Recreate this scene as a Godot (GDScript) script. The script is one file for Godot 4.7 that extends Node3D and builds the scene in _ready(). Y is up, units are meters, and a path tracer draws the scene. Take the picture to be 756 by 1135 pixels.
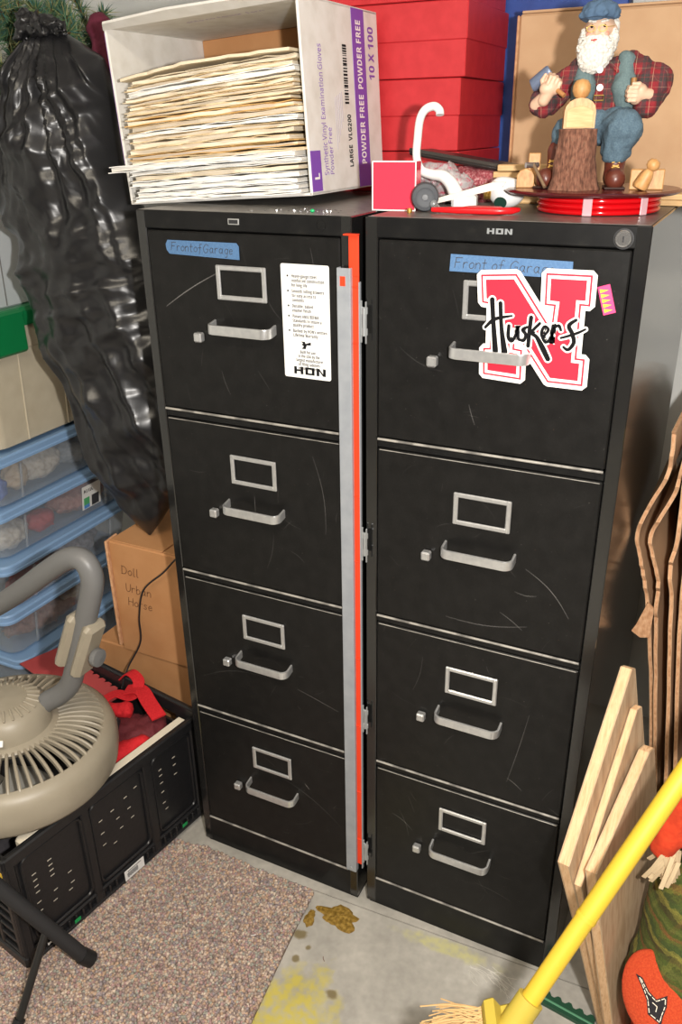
extends Node3D
# Garage corner: two black filing cabinets, clutter around and on top, lit by a camera flash and an added overhead fill lamp.

var M := {}
var used_names := {}
var rng := RandomNumberGenerator.new()

# ---------------------------------------------------------------- mesh builder
class MB:
	var v := PackedVector3Array()
	var t := PackedInt32Array()
	var uv := PackedVector2Array()
	var col := PackedColorArray()

	func p(a: Vector3) -> int:
		v.append(a)
		return v.size() - 1

	func tri(a: int, b: int, c: int) -> void:   # counter-clockwise seen from outside
		t.append(a); t.append(b); t.append(c)

	func quad(a: int, b: int, c: int, d: int) -> void:
		tri(a, b, c); tri(a, c, d)

	func box(c: Vector3, s: Vector3, ch: float = 0.0, bs: Basis = Basis.IDENTITY) -> MB:
		var h := s * 0.5
		ch = min(ch, min(h.x, min(h.y, h.z)) * 0.9)
		if ch <= 0.0:
			var o := v.size()
			for k in 8:
				v.append(c + bs * Vector3(h.x if k & 1 else -h.x, h.y if k & 2 else -h.y, h.z if k & 4 else -h.z))
			for f in [[4, 5, 7, 6], [1, 0, 2, 3], [5, 1, 3, 7], [0, 4, 6, 2], [6, 7, 3, 2], [0, 1, 5, 4]]:
				quad(o + f[0], o + f[1], o + f[2], o + f[3])
			return self
		var first := t.size()
		var ids := {}
		for k in 8:
			var sg := Vector3(1 if k & 1 else -1, 1 if k & 2 else -1, 1 if k & 4 else -1)
			for a in 3:
				var q := Vector3(h.x - ch, h.y - ch, h.z - ch)
				q[a] = h[a]
				ids[k * 3 + a] = p(c + bs * (q * sg))
		for k in 8:
			var neg: int = (0 if k & 1 else 1) + (0 if k & 2 else 1) + (0 if k & 4 else 1)
			if neg % 2 == 0:
				tri(ids[k * 3], ids[k * 3 + 1], ids[k * 3 + 2])
			else:
				tri(ids[k * 3], ids[k * 3 + 2], ids[k * 3 + 1])
		for a in 3:
			var b := (a + 1) % 3
			var d := (a + 2) % 3
			for s1 in 2:
				var base: int = s1 << a
				var k00 := base
				var k10 := base | (1 << b)
				var k11 := base | (1 << b) | (1 << d)
				var k01 := base | (1 << d)
				if s1 == 1:
					quad(ids[k00 * 3 + a], ids[k10 * 3 + a], ids[k11 * 3 + a], ids[k01 * 3 + a])
				else:
					quad(ids[k00 * 3 + a], ids[k01 * 3 + a], ids[k11 * 3 + a], ids[k10 * 3 + a])
			# edges along axis a, between faces b and d
			for sb in 2:
				for sd in 2:
					var e0: int = (sb << b) | (sd << d)
					var e1: int = e0 | (1 << a)
					if sb == sd:
						quad(ids[e0 * 3 + b], ids[e1 * 3 + b], ids[e1 * 3 + d], ids[e0 * 3 + d])
					else:
						quad(ids[e0 * 3 + d], ids[e1 * 3 + d], ids[e1 * 3 + b], ids[e0 * 3 + b])
		for i in range(first, t.size(), 3):
			var n := (v[t[i + 1]] - v[t[i]]).cross(v[t[i + 2]] - v[t[i]])
			if n.dot((v[t[i]] + v[t[i + 1]] + v[t[i + 2]]) / 3.0 - c) < 0.0:
				var w := t[i + 1]
				t[i + 1] = t[i + 2]
				t[i + 2] = w
		return self

	# profile of (radius, height) turned round the y axis of X
	func lathe(pr: Array, seg: int = 24, X: Transform3D = Transform3D.IDENTITY, cap_lo := true, cap_hi := true) -> MB:
		var o := v.size()
		var n := pr.size()
		for i in n:
			for j in seg:
				var a := TAU * j / seg
				v.append(X * Vector3(pr[i].x * cos(a), pr[i].y, -pr[i].x * sin(a)))
		for i in n - 1:
			for j in seg:
				var j2 := (j + 1) % seg
				quad(o + i * seg + j, o + i * seg + j2, o + (i + 1) * seg + j2, o + (i + 1) * seg + j)
		if cap_lo and pr[0].x > 1e-5:
			var c := p(X * Vector3(0, pr[0].y, 0))
			for j in seg:
				tri(c, o + (j + 1) % seg, o + j)
		if cap_hi and pr[n - 1].x > 1e-5:
			var c := p(X * Vector3(0, pr[n - 1].y, 0))
			for j in seg:
				tri(c, o + (n - 1) * seg + j, o + (n - 1) * seg + (j + 1) % seg)
		return self

	func sweep(pts: Array, sec: Array, up: Vector3, caps := true, closed := false, scales: Array = []) -> MB:
		# section points (side, up) run counter-clockwise seen against the path
		var o := v.size()
		var n := pts.size()
		var m := sec.size()
		var side := Vector3.ZERO
		for i in n:
			var a: Vector3 = pts[i - 1 if i > 0 else (n - 1 if closed else 0)]
			var b: Vector3 = pts[i + 1 if i < n - 1 else (0 if closed else n - 1)]
			var d := (b - a).normalized()
			var s2 := d.cross(up)
			if s2.length() < 0.05:
				s2 = side if side != Vector3.ZERO else d.cross(Vector3(0.31, 0.2, 0.9))
			side = s2.normalized()
			var u := side.cross(d).normalized()
			var k: float = scales[i] if scales.size() > i else 1.0
			for q in sec:
				v.append(pts[i] + (side * q.x + u * q.y) * k)
		for i in (n if closed else n - 1):
			var i2 := (i + 1) % n
			for j in m:
				var j2 := (j + 1) % m
				quad(o + i * m + j, o + i2 * m + j, o + i2 * m + j2, o + i * m + j2)
		if caps and not closed:
			var c0 := p(pts[0])
			var c1 := p(pts[n - 1])
			for j in m:
				tri(c0, o + j, o + (j + 1) % m)
				tri(c1, o + (n - 1) * m + (j + 1) % m, o + (n - 1) * m + j)
		return self

	func tube(pts: Array, r: float, seg: int = 10, caps := true, closed := false, scales: Array = []) -> MB:
		# parallel transported frame
		var o := v.size()
		var n := pts.size()
		var d0: Vector3 = (pts[1] - pts[0]).normalized()
		var s := d0.cross(Vector3.UP if abs(d0.y) < 0.9 else Vector3.RIGHT).normalized()
		for i in n:
			var a: Vector3 = pts[i - 1 if i > 0 else (n - 1 if closed else 0)]
			var b: Vector3 = pts[i + 1 if i < n - 1 else (0 if closed else n - 1)]
			var d := (b - a).normalized()
			s = (s - d * s.dot(d)).normalized()
			var u := s.cross(d)
			var k: float = r * (scales[i] if scales.size() > i else 1.0)
			for j in seg:
				var w := TAU * j / seg
				v.append(pts[i] + (s * cos(w) + u * sin(w)) * k)
		for i in (n if closed else n - 1):
			var i2 := (i + 1) % n
			for j in seg:
				var j2 := (j + 1) % seg
				quad(o + i * seg + j, o + i2 * seg + j, o + i2 * seg + j2, o + i * seg + j2)
		if caps and not closed:
			var c0 := p(pts[0])
			var c1 := p(pts[n - 1])
			for j in seg:
				tri(c0, o + j, o + (j + 1) % seg)
				tri(c1, o + (n - 1) * seg + (j + 1) % seg, o + (n - 1) * seg + j)
		return self

	# polygon in the xy plane of X, from z0 to z1
	func extrude(poly: Array, z0: float, z1: float, X: Transform3D = Transform3D.IDENTITY, bev: float = 0.0) -> MB:
		var pp := PackedVector2Array(poly)
		if Geometry2D.is_polygon_clockwise(pp):
			pp.reverse()
		var n := pp.size()
		var top := pp
		if bev > 0.0:
			var inn := Geometry2D.offset_polygon(pp, -bev, Geometry2D.JOIN_MITER)
			if inn.size() == 1 and inn[0].size() == n:
				# match start
				var best := 0
				for i in n:
					if inn[0][i].distance_to(pp[0]) < inn[0][best].distance_to(pp[0]):
						best = i
				top = PackedVector2Array()
				for i in n:
					top.append(inn[0][(best + i) % n])
		var rings := [[pp, z0], [pp, z1 - bev], [top, z1]] if bev > 0.0 else [[pp, z0], [pp, z1]]
		var o := v.size()
		for rg in rings:
			for q in rg[0]:
				v.append(X * Vector3(q.x, q.y, rg[1]))
		for i in rings.size() - 1:
			for j in n:
				var j2 := (j + 1) % n
				quad(o + i * n + j, o + i * n + j2, o + (i + 1) * n + j2, o + (i + 1) * n + j)
		var ix := Geometry2D.triangulate_polygon(pp)
		var last := o + (rings.size() - 1) * n
		for i in range(0, ix.size(), 3):
			var a := pp[ix[i]]; var b := pp[ix[i + 1]]; var c := pp[ix[i + 2]]
			if (b - a).cross(c - a) > 0:
				tri(last + ix[i], last + ix[i + 1], last + ix[i + 2])
				tri(o + ix[i], o + ix[i + 2], o + ix[i + 1])
			else:
				tri(last + ix[i], last + ix[i + 2], last + ix[i + 1])
				tri(o + ix[i], o + ix[i + 1], o + ix[i + 2])
		return self

	# grid of nu x nv points given by f(u, v) with u, v in 0..1
	func grid(nu: int, nv: int, f: Callable, flip := false, wrap_u := false) -> MB:
		var o := v.size()
		for j in nv:
			for i in nu:
				v.append(f.call(float(i) / (nu if wrap_u else nu - 1), float(j) / (nv - 1)))
		for j in nv - 1:
			for i in (nu if wrap_u else nu - 1):
				var i2 := (i + 1) % nu
				if flip:
					quad(o + j * nu + i, o + (j + 1) * nu + i, o + (j + 1) * nu + i2, o + j * nu + i2)
				else:
					quad(o + j * nu + i, o + j * nu + i2, o + (j + 1) * nu + i2, o + (j + 1) * nu + i)
		return self

	# flat brush strokes: lists of Vector3(x, y, width), laid in the xy plane of X; each stroke is one ribbon with round ends
	func strokes(list: Array, X: Transform3D, n: int = 8) -> MB:
		var lift := 0.0
		for s in list:
			lift += 0.000012
			var m: int = s.size()
			var o := v.size()
			var dirs := []
			for i in m:
				var a: Vector3 = s[max(i - 1, 0)]
				var b: Vector3 = s[min(i + 1, m - 1)]
				var d := Vector2(b.x - a.x, b.y - a.y)
				if d.length() < 1e-9:
					d = Vector2(1, 0)
				d = d.normalized()
				dirs.append(d)
				var w: Vector3 = s[i]
				v.append(X * Vector3(w.x - d.y * w.z * 0.5, w.y + d.x * w.z * 0.5, lift))
				v.append(X * Vector3(w.x + d.y * w.z * 0.5, w.y - d.x * w.z * 0.5, lift))
			for i in m - 1:
				quad(o + i * 2 + 1, o + i * 2 + 3, o + i * 2 + 2, o + i * 2)
			for e in 2:
				var w: Vector3 = s[0] if e == 0 else s[m - 1]
				var d: Vector2 = -dirs[0] if e == 0 else dirs[m - 1]
				var c := p(X * Vector3(w.x, w.y, lift))
				var k := v.size()
				for q in n + 1:
					var a := -PI / 2 + PI * q / n
					var r := d * cos(a) + Vector2(-d.y, d.x) * sin(a)
					v.append(X * Vector3(w.x + r.x * w.z * 0.5, w.y + r.y * w.z * 0.5, lift))
				for q in n:
					tri(c, k + q, k + q + 1)
		return self

	func plan_uv(ax: int, ay: int, lo: Vector2, size: Vector2) -> MB:
		uv.resize(v.size())
		for i in v.size():
			uv[i] = Vector2((v[i][ax] - lo.x) / size.x, 1.0 - (v[i][ay] - lo.y) / size.y)
		return self

	func mesh(angle: float = 40.0) -> ArrayMesh:
		var nt := t.size() / 3
		var fn := PackedVector3Array()
		fn.resize(nt)
		for i in nt:
			fn[i] = (v[t[i * 3 + 1]] - v[t[i * 3]]).cross(v[t[i * 3 + 2]] - v[t[i * 3]])
		var arr := []
		arr.resize(Mesh.ARRAY_MAX)
		var has_uv := uv.size() == v.size()
		var has_col := col.size() == v.size()
		if angle >= 170.0:
			var nn := PackedVector3Array()
			nn.resize(v.size())
			for i in nt:
				for k in 3:
					nn[t[i * 3 + k]] += fn[i]
			for i in nn.size():
				nn[i] = nn[i].normalized()
			var ti := PackedInt32Array()
			ti.resize(t.size())
			for i in nt:
				ti[i * 3] = t[i * 3]; ti[i * 3 + 1] = t[i * 3 + 2]; ti[i * 3 + 2] = t[i * 3 + 1]
			arr[Mesh.ARRAY_VERTEX] = v
			arr[Mesh.ARRAY_NORMAL] = nn
			arr[Mesh.ARRAY_INDEX] = ti
			if has_uv: arr[Mesh.ARRAY_TEX_UV] = uv
			if has_col: arr[Mesh.ARRAY_COLOR] = col
		else:
			var adj := []
			adj.resize(v.size())
			for i in v.size():
				adj[i] = PackedInt32Array()
			for i in nt:
				for k in 3:
					adj[t[i * 3 + k]].append(i)
			var ca := cos(deg_to_rad(angle))
			var pv := PackedVector3Array()
			var pn := PackedVector3Array()
			var pu := PackedVector2Array()
			var pc := PackedColorArray()
			for i in nt:
				var f0 := fn[i].normalized()
				for k in [0, 2, 1]:
					var a: int = t[i * 3 + k]
					var s := Vector3.ZERO
					for g in adj[a]:
						if f0.dot(fn[g].normalized()) >= ca:
							s += fn[g]
					pv.append(v[a])
					pn.append(s.normalized() if s.length() > 1e-14 else f0)
					if has_uv: pu.append(uv[a])
					if has_col: pc.append(col[a])
			arr[Mesh.ARRAY_VERTEX] = pv
			arr[Mesh.ARRAY_NORMAL] = pn
			if has_uv: arr[Mesh.ARRAY_TEX_UV] = pu
			if has_col: arr[Mesh.ARRAY_COLOR] = pc
		var am := ArrayMesh.new()
		am.add_surface_from_arrays(Mesh.PRIMITIVE_TRIANGLES, arr)
		return am

# smooth union of tapered capsules [a, b, ra, rb] and ellipsoids [centre, radii], meshed as surface nets
func blob(prims: Array, cell: float, k: float, noise: FastNoiseLite = null, amp: float = 0.0) -> MB:
	var lo := Vector3(1e9, 1e9, 1e9)
	var hi := -lo
	for q in prims:
		if q.size() == 2:
			lo = lo.min(q[0] - q[1]); hi = hi.max(q[0] + q[1])
		else:
			var r: float = max(q[2], q[3])
			lo = lo.min(q[0].min(q[1]) - Vector3.ONE * r); hi = hi.max(q[0].max(q[1]) + Vector3.ONE * r)
	var pad := cell * 2.0 + amp + k * 0.3
	lo -= Vector3.ONE * pad
	hi += Vector3.ONE * pad
	var nx := int((hi.x - lo.x) / cell) + 2
	var ny := int((hi.y - lo.y) / cell) + 2
	var nz := int((hi.z - lo.z) / cell) + 2
	var val := PackedFloat32Array()
	val.resize(nx * ny * nz)
	var at := 0
	for z in nz:
		for y in ny:
			for x in nx:
				var c := lo + Vector3(x, y, z) * cell
				var d := 1e9
				for q in prims:
					var e: float
					if q.size() == 2:
						var rr: Vector3 = q[1]
						e = ((c - q[0]) / rr).length()
						e = (e - 1.0) * min(rr.x, min(rr.y, rr.z))
					else:
						var ab: Vector3 = q[1] - q[0]
						var h: float = clamp((c - q[0]).dot(ab) / max(ab.length_squared(), 1e-12), 0.0, 1.0)
						e = (c - q[0] - ab * h).length() - lerp(q[2], q[3], h)
					if k > 0.0:
						var g: float = max(k - abs(d - e), 0.0) / k
						d = min(d, e) - g * g * k * 0.25
					else:
						d = min(d, e)
				if noise != null and abs(d) < amp * 2.0 + cell * 2.0:
					d += noise.get_noise_3dv(c) * amp
				val[at] = d
				at += 1
	var mb := MB.new()
	var idx := PackedInt32Array()
	idx.resize(nx * ny * nz)
	idx.fill(-1)
	var sy := nx
	var sz := nx * ny
	var offs := [0, 1, sy, sy + 1, sz, sz + 1, sz + sy, sz + sy + 1]
	var edges := [[0, 1], [2, 3], [4, 5], [6, 7], [0, 2], [1, 3], [4, 6], [5, 7], [0, 4], [1, 5], [2, 6], [3, 7]]
	for z in nz - 1:
		for y in ny - 1:
			for x in nx - 1:
				var i := x + y * sy + z * sz
				var neg := 0
				for q in 8:
					if val[i + offs[q]] < 0.0: neg += 1
				if neg == 0 or neg == 8:
					continue
				var s := Vector3.ZERO
				var cnt := 0
				for e in edges:
					var a: float = val[i + offs[e[0]]]
					var b: float = val[i + offs[e[1]]]
					if (a < 0.0) != (b < 0.0):
						var h := a / (a - b)
						var pa := Vector3(e[0] & 1, (e[0] >> 1) & 1, (e[0] >> 2) & 1)
						var pb := Vector3(e[1] & 1, (e[1] >> 1) & 1, (e[1] >> 2) & 1)
						s += pa.lerp(pb, h)
						cnt += 1
				idx[i] = mb.p(lo + (Vector3(x, y, z) + s / cnt) * cell)
	for z in range(1, nz - 1):
		for y in range(1, ny - 1):
			for x in range(1, nx - 1):
				var i := x + y * sy + z * sz
				var a := val[i]
				if (a < 0.0) != (val[i + 1] < 0.0):
					var q := [idx[i], idx[i - sy], idx[i - sy - sz], idx[i - sz]]
					if a >= 0.0: mb.quad(q[0], q[3], q[2], q[1])
					else: mb.quad(q[0], q[1], q[2], q[3])
				if (a < 0.0) != (val[i + sy] < 0.0):
					var q := [idx[i], idx[i - sz], idx[i - sz - 1], idx[i - 1]]
					if a >= 0.0: mb.quad(q[0], q[3], q[2], q[1])
					else: mb.quad(q[0], q[1], q[2], q[3])
				if (a < 0.0) != (val[i + sz] < 0.0):
					var q := [idx[i], idx[i - 1], idx[i - 1 - sy], idx[i - sy]]
					if a >= 0.0: mb.quad(q[0], q[3], q[2], q[1])
					else: mb.quad(q[0], q[1], q[2], q[3])
	return mb

# ---------------------------------------------------------------- nodes
func numbered(called: String) -> String:
	if not used_names.has(called):
		used_names[called] = 0
		return called
	used_names[called] += 1
	return "%s_%03d" % [called, used_names[called]]

func thing(called: String, label: String, category: String, at: Vector3 = Vector3.ZERO, turn: Vector3 = Vector3.ZERO, group: String = "") -> Node3D:
	var o := Node3D.new()
	o.name = numbered(called)
	add_child(o)
	o.position = at
	o.rotation_degrees = turn
	tag(o, label, category, group)
	return o

func tag(o: Node3D, label: String, category: String, group: String = "", kind: String = "") -> void:
	if label != "": o.set_meta("label", label)
	if category != "": o.set_meta("category", category)
	if group != "": o.set_meta("group", group)
	if kind != "": o.set_meta("kind", kind)

func obj(called: String, mesh: Mesh, m: Material, parent: Node3D = null, at: Vector3 = Vector3.ZERO, turn: Vector3 = Vector3.ZERO) -> MeshInstance3D:
	var o := MeshInstance3D.new()
	o.mesh = mesh
	o.material_override = m
	o.position = at
	o.rotation_degrees = turn
	o.cast_shadow = GeometryInstance3D.SHADOW_CASTING_SETTING_ON
	if parent == null:
		o.name = numbered(called)
		add_child(o)
	else:
		o.name = called
		parent.add_child(o, true)
	return o

func struct(called: String, mesh: Mesh, m: Material, at: Vector3 = Vector3.ZERO) -> MeshInstance3D:
	var o := obj(called, mesh, m, null, at)
	o.set_meta("kind", "structure")
	return o

func text(called: String, s: String, m: Material, parent: Node3D, size: float, X: Transform3D, bold := false, serif := false, depth := 0.0003, stretch := 1.0) -> MeshInstance3D:
	var tm := TextMesh.new()
	var f := SystemFont.new()
	f.font_names = PackedStringArray(["Droid Serif" if serif else "Droid Sans"])
	f.font_weight = 700 if bold else 400
	tm.font = f
	tm.text = s
	tm.font_size = 32
	tm.pixel_size = size / 32.0
	tm.depth = depth
	tm.curve_step = 2.0
	tm.horizontal_alignment = HORIZONTAL_ALIGNMENT_LEFT
	var o := obj(called, tm, m, parent)
	o.transform = X * Transform3D(Basis.from_scale(Vector3(stretch, 1, 1)), Vector3.ZERO)
	return o

# ---------------------------------------------------------------- materials
func mat(c: Color, rough: float = 0.6, metal: float = 0.0) -> StandardMaterial3D:
	var m := StandardMaterial3D.new()
	m.albedo_color = c
	m.roughness = rough
	m.metallic = metal
	return m

func ramp(stops: Array) -> Gradient:
	var g := Gradient.new()
	var o := PackedFloat32Array()
	var c := PackedColorArray()
	for s in stops:
		o.append(s[0]); c.append(s[1])
	g.offsets = o
	g.colors = c
	return g

func fnl(freq: float, seed_: int, oct: int = 4, kind: int = FastNoiseLite.TYPE_SIMPLEX_SMOOTH) -> FastNoiseLite:
	var n := FastNoiseLite.new()
	n.noise_type = kind
	n.frequency = freq
	n.seed = seed_
	n.fractal_octaves = oct
	return n

func ntex(freq: float, seed_: int, stops: Array, size: int = 256, oct: int = 4) -> ImageTexture:
	var n := fnl(freq, seed_, oct)
	var im := n.get_seamless_image(size, size)
	var g := ramp(stops)
	var lut := []
	for i in 256:
		lut.append(g.sample(i / 255.0))
	var d := im.get_data()
	var out := PackedByteArray()
	out.resize(size * size * 3)
	for i in size * size:
		var c: Color = lut[d[i]]
		out[i * 3] = c.r8; out[i * 3 + 1] = c.g8; out[i * 3 + 2] = c.b8
	return ImageTexture.create_from_image(Image.create_from_data(size, size, false, Image.FORMAT_RGB8, out))

func tmat(tex: Texture2D, scale: Vector3, rough: float, metal: float = 0.0, bump: Texture2D = null, bump_cm: float = 0.0) -> StandardMaterial3D:
	var m := mat(Color.WHITE, rough, metal)
	m.albedo_texture = tex
	m.uv1_triplanar = true
	m.uv1_scale = scale
	if bump != null:
		m.heightmap_enabled = true
		m.heightmap_texture = bump
		m.heightmap_scale = bump_cm
	return m

func rgb(r: int, g: int, b: int) -> Color:
	return Color8(r, g, b)

func arc(c: Vector3, r: float, a0: float, a1: float, n: int, ax: Vector3, ay: Vector3) -> Array:
	var out := []
	for i in n + 1:
		var a: float = lerp(a0, a1, float(i) / n)
		out.append(c + ax * cos(a) * r + ay * sin(a) * r)
	return out

func spline(pts: Array, n: int) -> Array:
	var out := []
	var m := pts.size()
	for i in m - 1:
		var p0: Vector3 = pts[max(i - 1, 0)]
		var p1: Vector3 = pts[i]
		var p2: Vector3 = pts[i + 1]
		var p3: Vector3 = pts[min(i + 2, m - 1)]
		for k in n:
			out.append(p1.cubic_interpolate(p2, p0, p3, float(k) / n))
	out.append(pts[m - 1])
	return out

func rrect(w: float, h: float, r: float, n: int = 4) -> Array:
	var out := []
	for q in [[w / 2 - r, h / 2 - r, 0.0], [-w / 2 + r, h / 2 - r, PI / 2], [-w / 2 + r, -h / 2 + r, PI], [w / 2 - r, -h / 2 + r, PI * 1.5]]:
		for i in n + 1:
			var a: float = q[2] + PI / 2 * i / n
			out.append(Vector2(q[0] + cos(a) * r, q[1] + sin(a) * r))
	return out

# single-line handwriting
const HAND := {
	"F": [[0.05, 1, 0, 0], [0, 1, 0.7, 1.03], [0, 0.55, 0.5, 0.57]],
	"r": [[0, 0.6, 0.02, 0], [0.02, 0.4, 0.2, 0.6, 0.42, 0.55]],
	"o": [[0.3, 0.6, 0.05, 0.42, 0.07, 0.12, 0.3, 0, 0.5, 0.2, 0.48, 0.48, 0.3, 0.6]],
	"n": [[0, 0.6, 0, 0], [0, 0.4, 0.25, 0.6, 0.45, 0.45, 0.47, 0]],
	"t": [[0.22, 0.98, 0.2, 0.05, 0.4, 0], [0, 0.62, 0.45, 0.64]],
	"f": [[0.52, 0.95, 0.32, 1.02, 0.22, 0.8, 0.2, -0.25], [0, 0.52, 0.45, 0.55]],
	"G": [[0.8, 0.85, 0.45, 1, 0.08, 0.6, 0.2, 0.06, 0.6, 0, 0.8, 0.42, 0.5, 0.42]],
	"a": [[0.5, 0.5, 0.25, 0.6, 0.05, 0.3, 0.25, 0, 0.48, 0.2, 0.5, 0.6, 0.5, 0.1, 0.62, 0]],
	"g": [[0.5, 0.5, 0.25, 0.6, 0.05, 0.3, 0.25, 0, 0.48, 0.2, 0.5, 0.6, 0.45, -0.35, 0.15, -0.4]],
	"e": [[0.05, 0.3, 0.5, 0.36, 0.3, 0.6, 0.06, 0.35, 0.18, 0, 0.52, 0.1]],
	"D": [[0.05, 1, 0.05, 0], [0, 1, 0.5, 0.9, 0.7, 0.5, 0.5, 0.08, 0, 0]],
	"l": [[0.1, 1, 0.1, 0.05, 0.25, 0]],
	"U": [[0, 1, 0.05, 0.2, 0.35, 0, 0.6, 0.3, 0.62, 1]],
	"b": [[0.05, 1, 0.05, 0, 0.4, 0.05, 0.5, 0.35, 0.25, 0.6, 0.05, 0.4]],
	"H": [[0, 1, 0, 0], [0.6, 1, 0.6, 0], [0, 0.5, 0.6, 0.52]],
	"s": [[0.42, 0.52, 0.2, 0.6, 0.08, 0.45, 0.38, 0.2, 0.25, 0, 0.02, 0.08]],
}

func handwrite(s: String, size: float, width: float, X: Transform3D) -> MB:
	var mb := MB.new()
	var x := 0.0
	for ch in s:
		if HAND.has(ch):
			var wd := 0.0
			for st in HAND[ch]:
				var line := []
				for i in range(0, st.size(), 2):
					line.append(Vector3((x + st[i] + st[i + 1] * 0.12) * size, st[i + 1] * size, width))
					wd = max(wd, st[i])
				mb.strokes([spline(line, 3)], X, 5)
			x += wd + 0.2
		else:
			x += 0.4
	return mb

# ---------------------------------------------------------------- scene
func _ready() -> void:
	rng.seed = 20240611
	# camera
	var cam := Camera3D.new()
	cam.name = "camera"
	cam.fov = 63.2785
	cam.position = Vector3(0.50884, 1.43485, 1.08215)
	cam.rotation = Vector3(-0.4360, 0.46364, -0.01653)
	cam.near = 0.02
	add_child(cam)
	cam.current = true
	# environment: a closed room, no sky light
	var env := Environment.new()
	env.background_mode = Environment.BG_COLOR
	env.background_color = Color(0, 0, 0)
	env.tonemap_mode = Environment.TONE_MAPPER_LINEAR
	env.tonemap_exposure = 1.0
	env.sdfgi_enabled = true
	env.ssao_enabled = true
	env.ssil_enabled = true
	var we := WorldEnvironment.new()
	we.name = "world_environment"
	we.environment = env
	add_child(we)
	# the camera's own flash, held to the right of the lens (portrait grip)
	var flash := OmniLight3D.new()
	flash.name = "camera_flash"
	flash.light_color = Color(1.0, 0.98, 0.955)
	flash.light_energy = 2.2
	flash.light_size = 0.02
	flash.omni_range = 12.0
	flash.omni_attenuation = 2.0
	flash.shadow_enabled = true
	flash.position = cam.position + Vector3(0.8974, -0.015, -0.4409) * 0.135 + Vector3(-0.174, 0.906, -0.385) * 0.02
	add_child(flash)
	make_materials()
	make_room()
	make_cabinets()
	make_carton_and_papers()
	make_top_back()
	make_left_stack()
	make_bag()
	make_crate_and_fan()
	make_right_side()
	make_cabinet_top_clutter()
	make_figurine()
	make_small_stuff()

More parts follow.
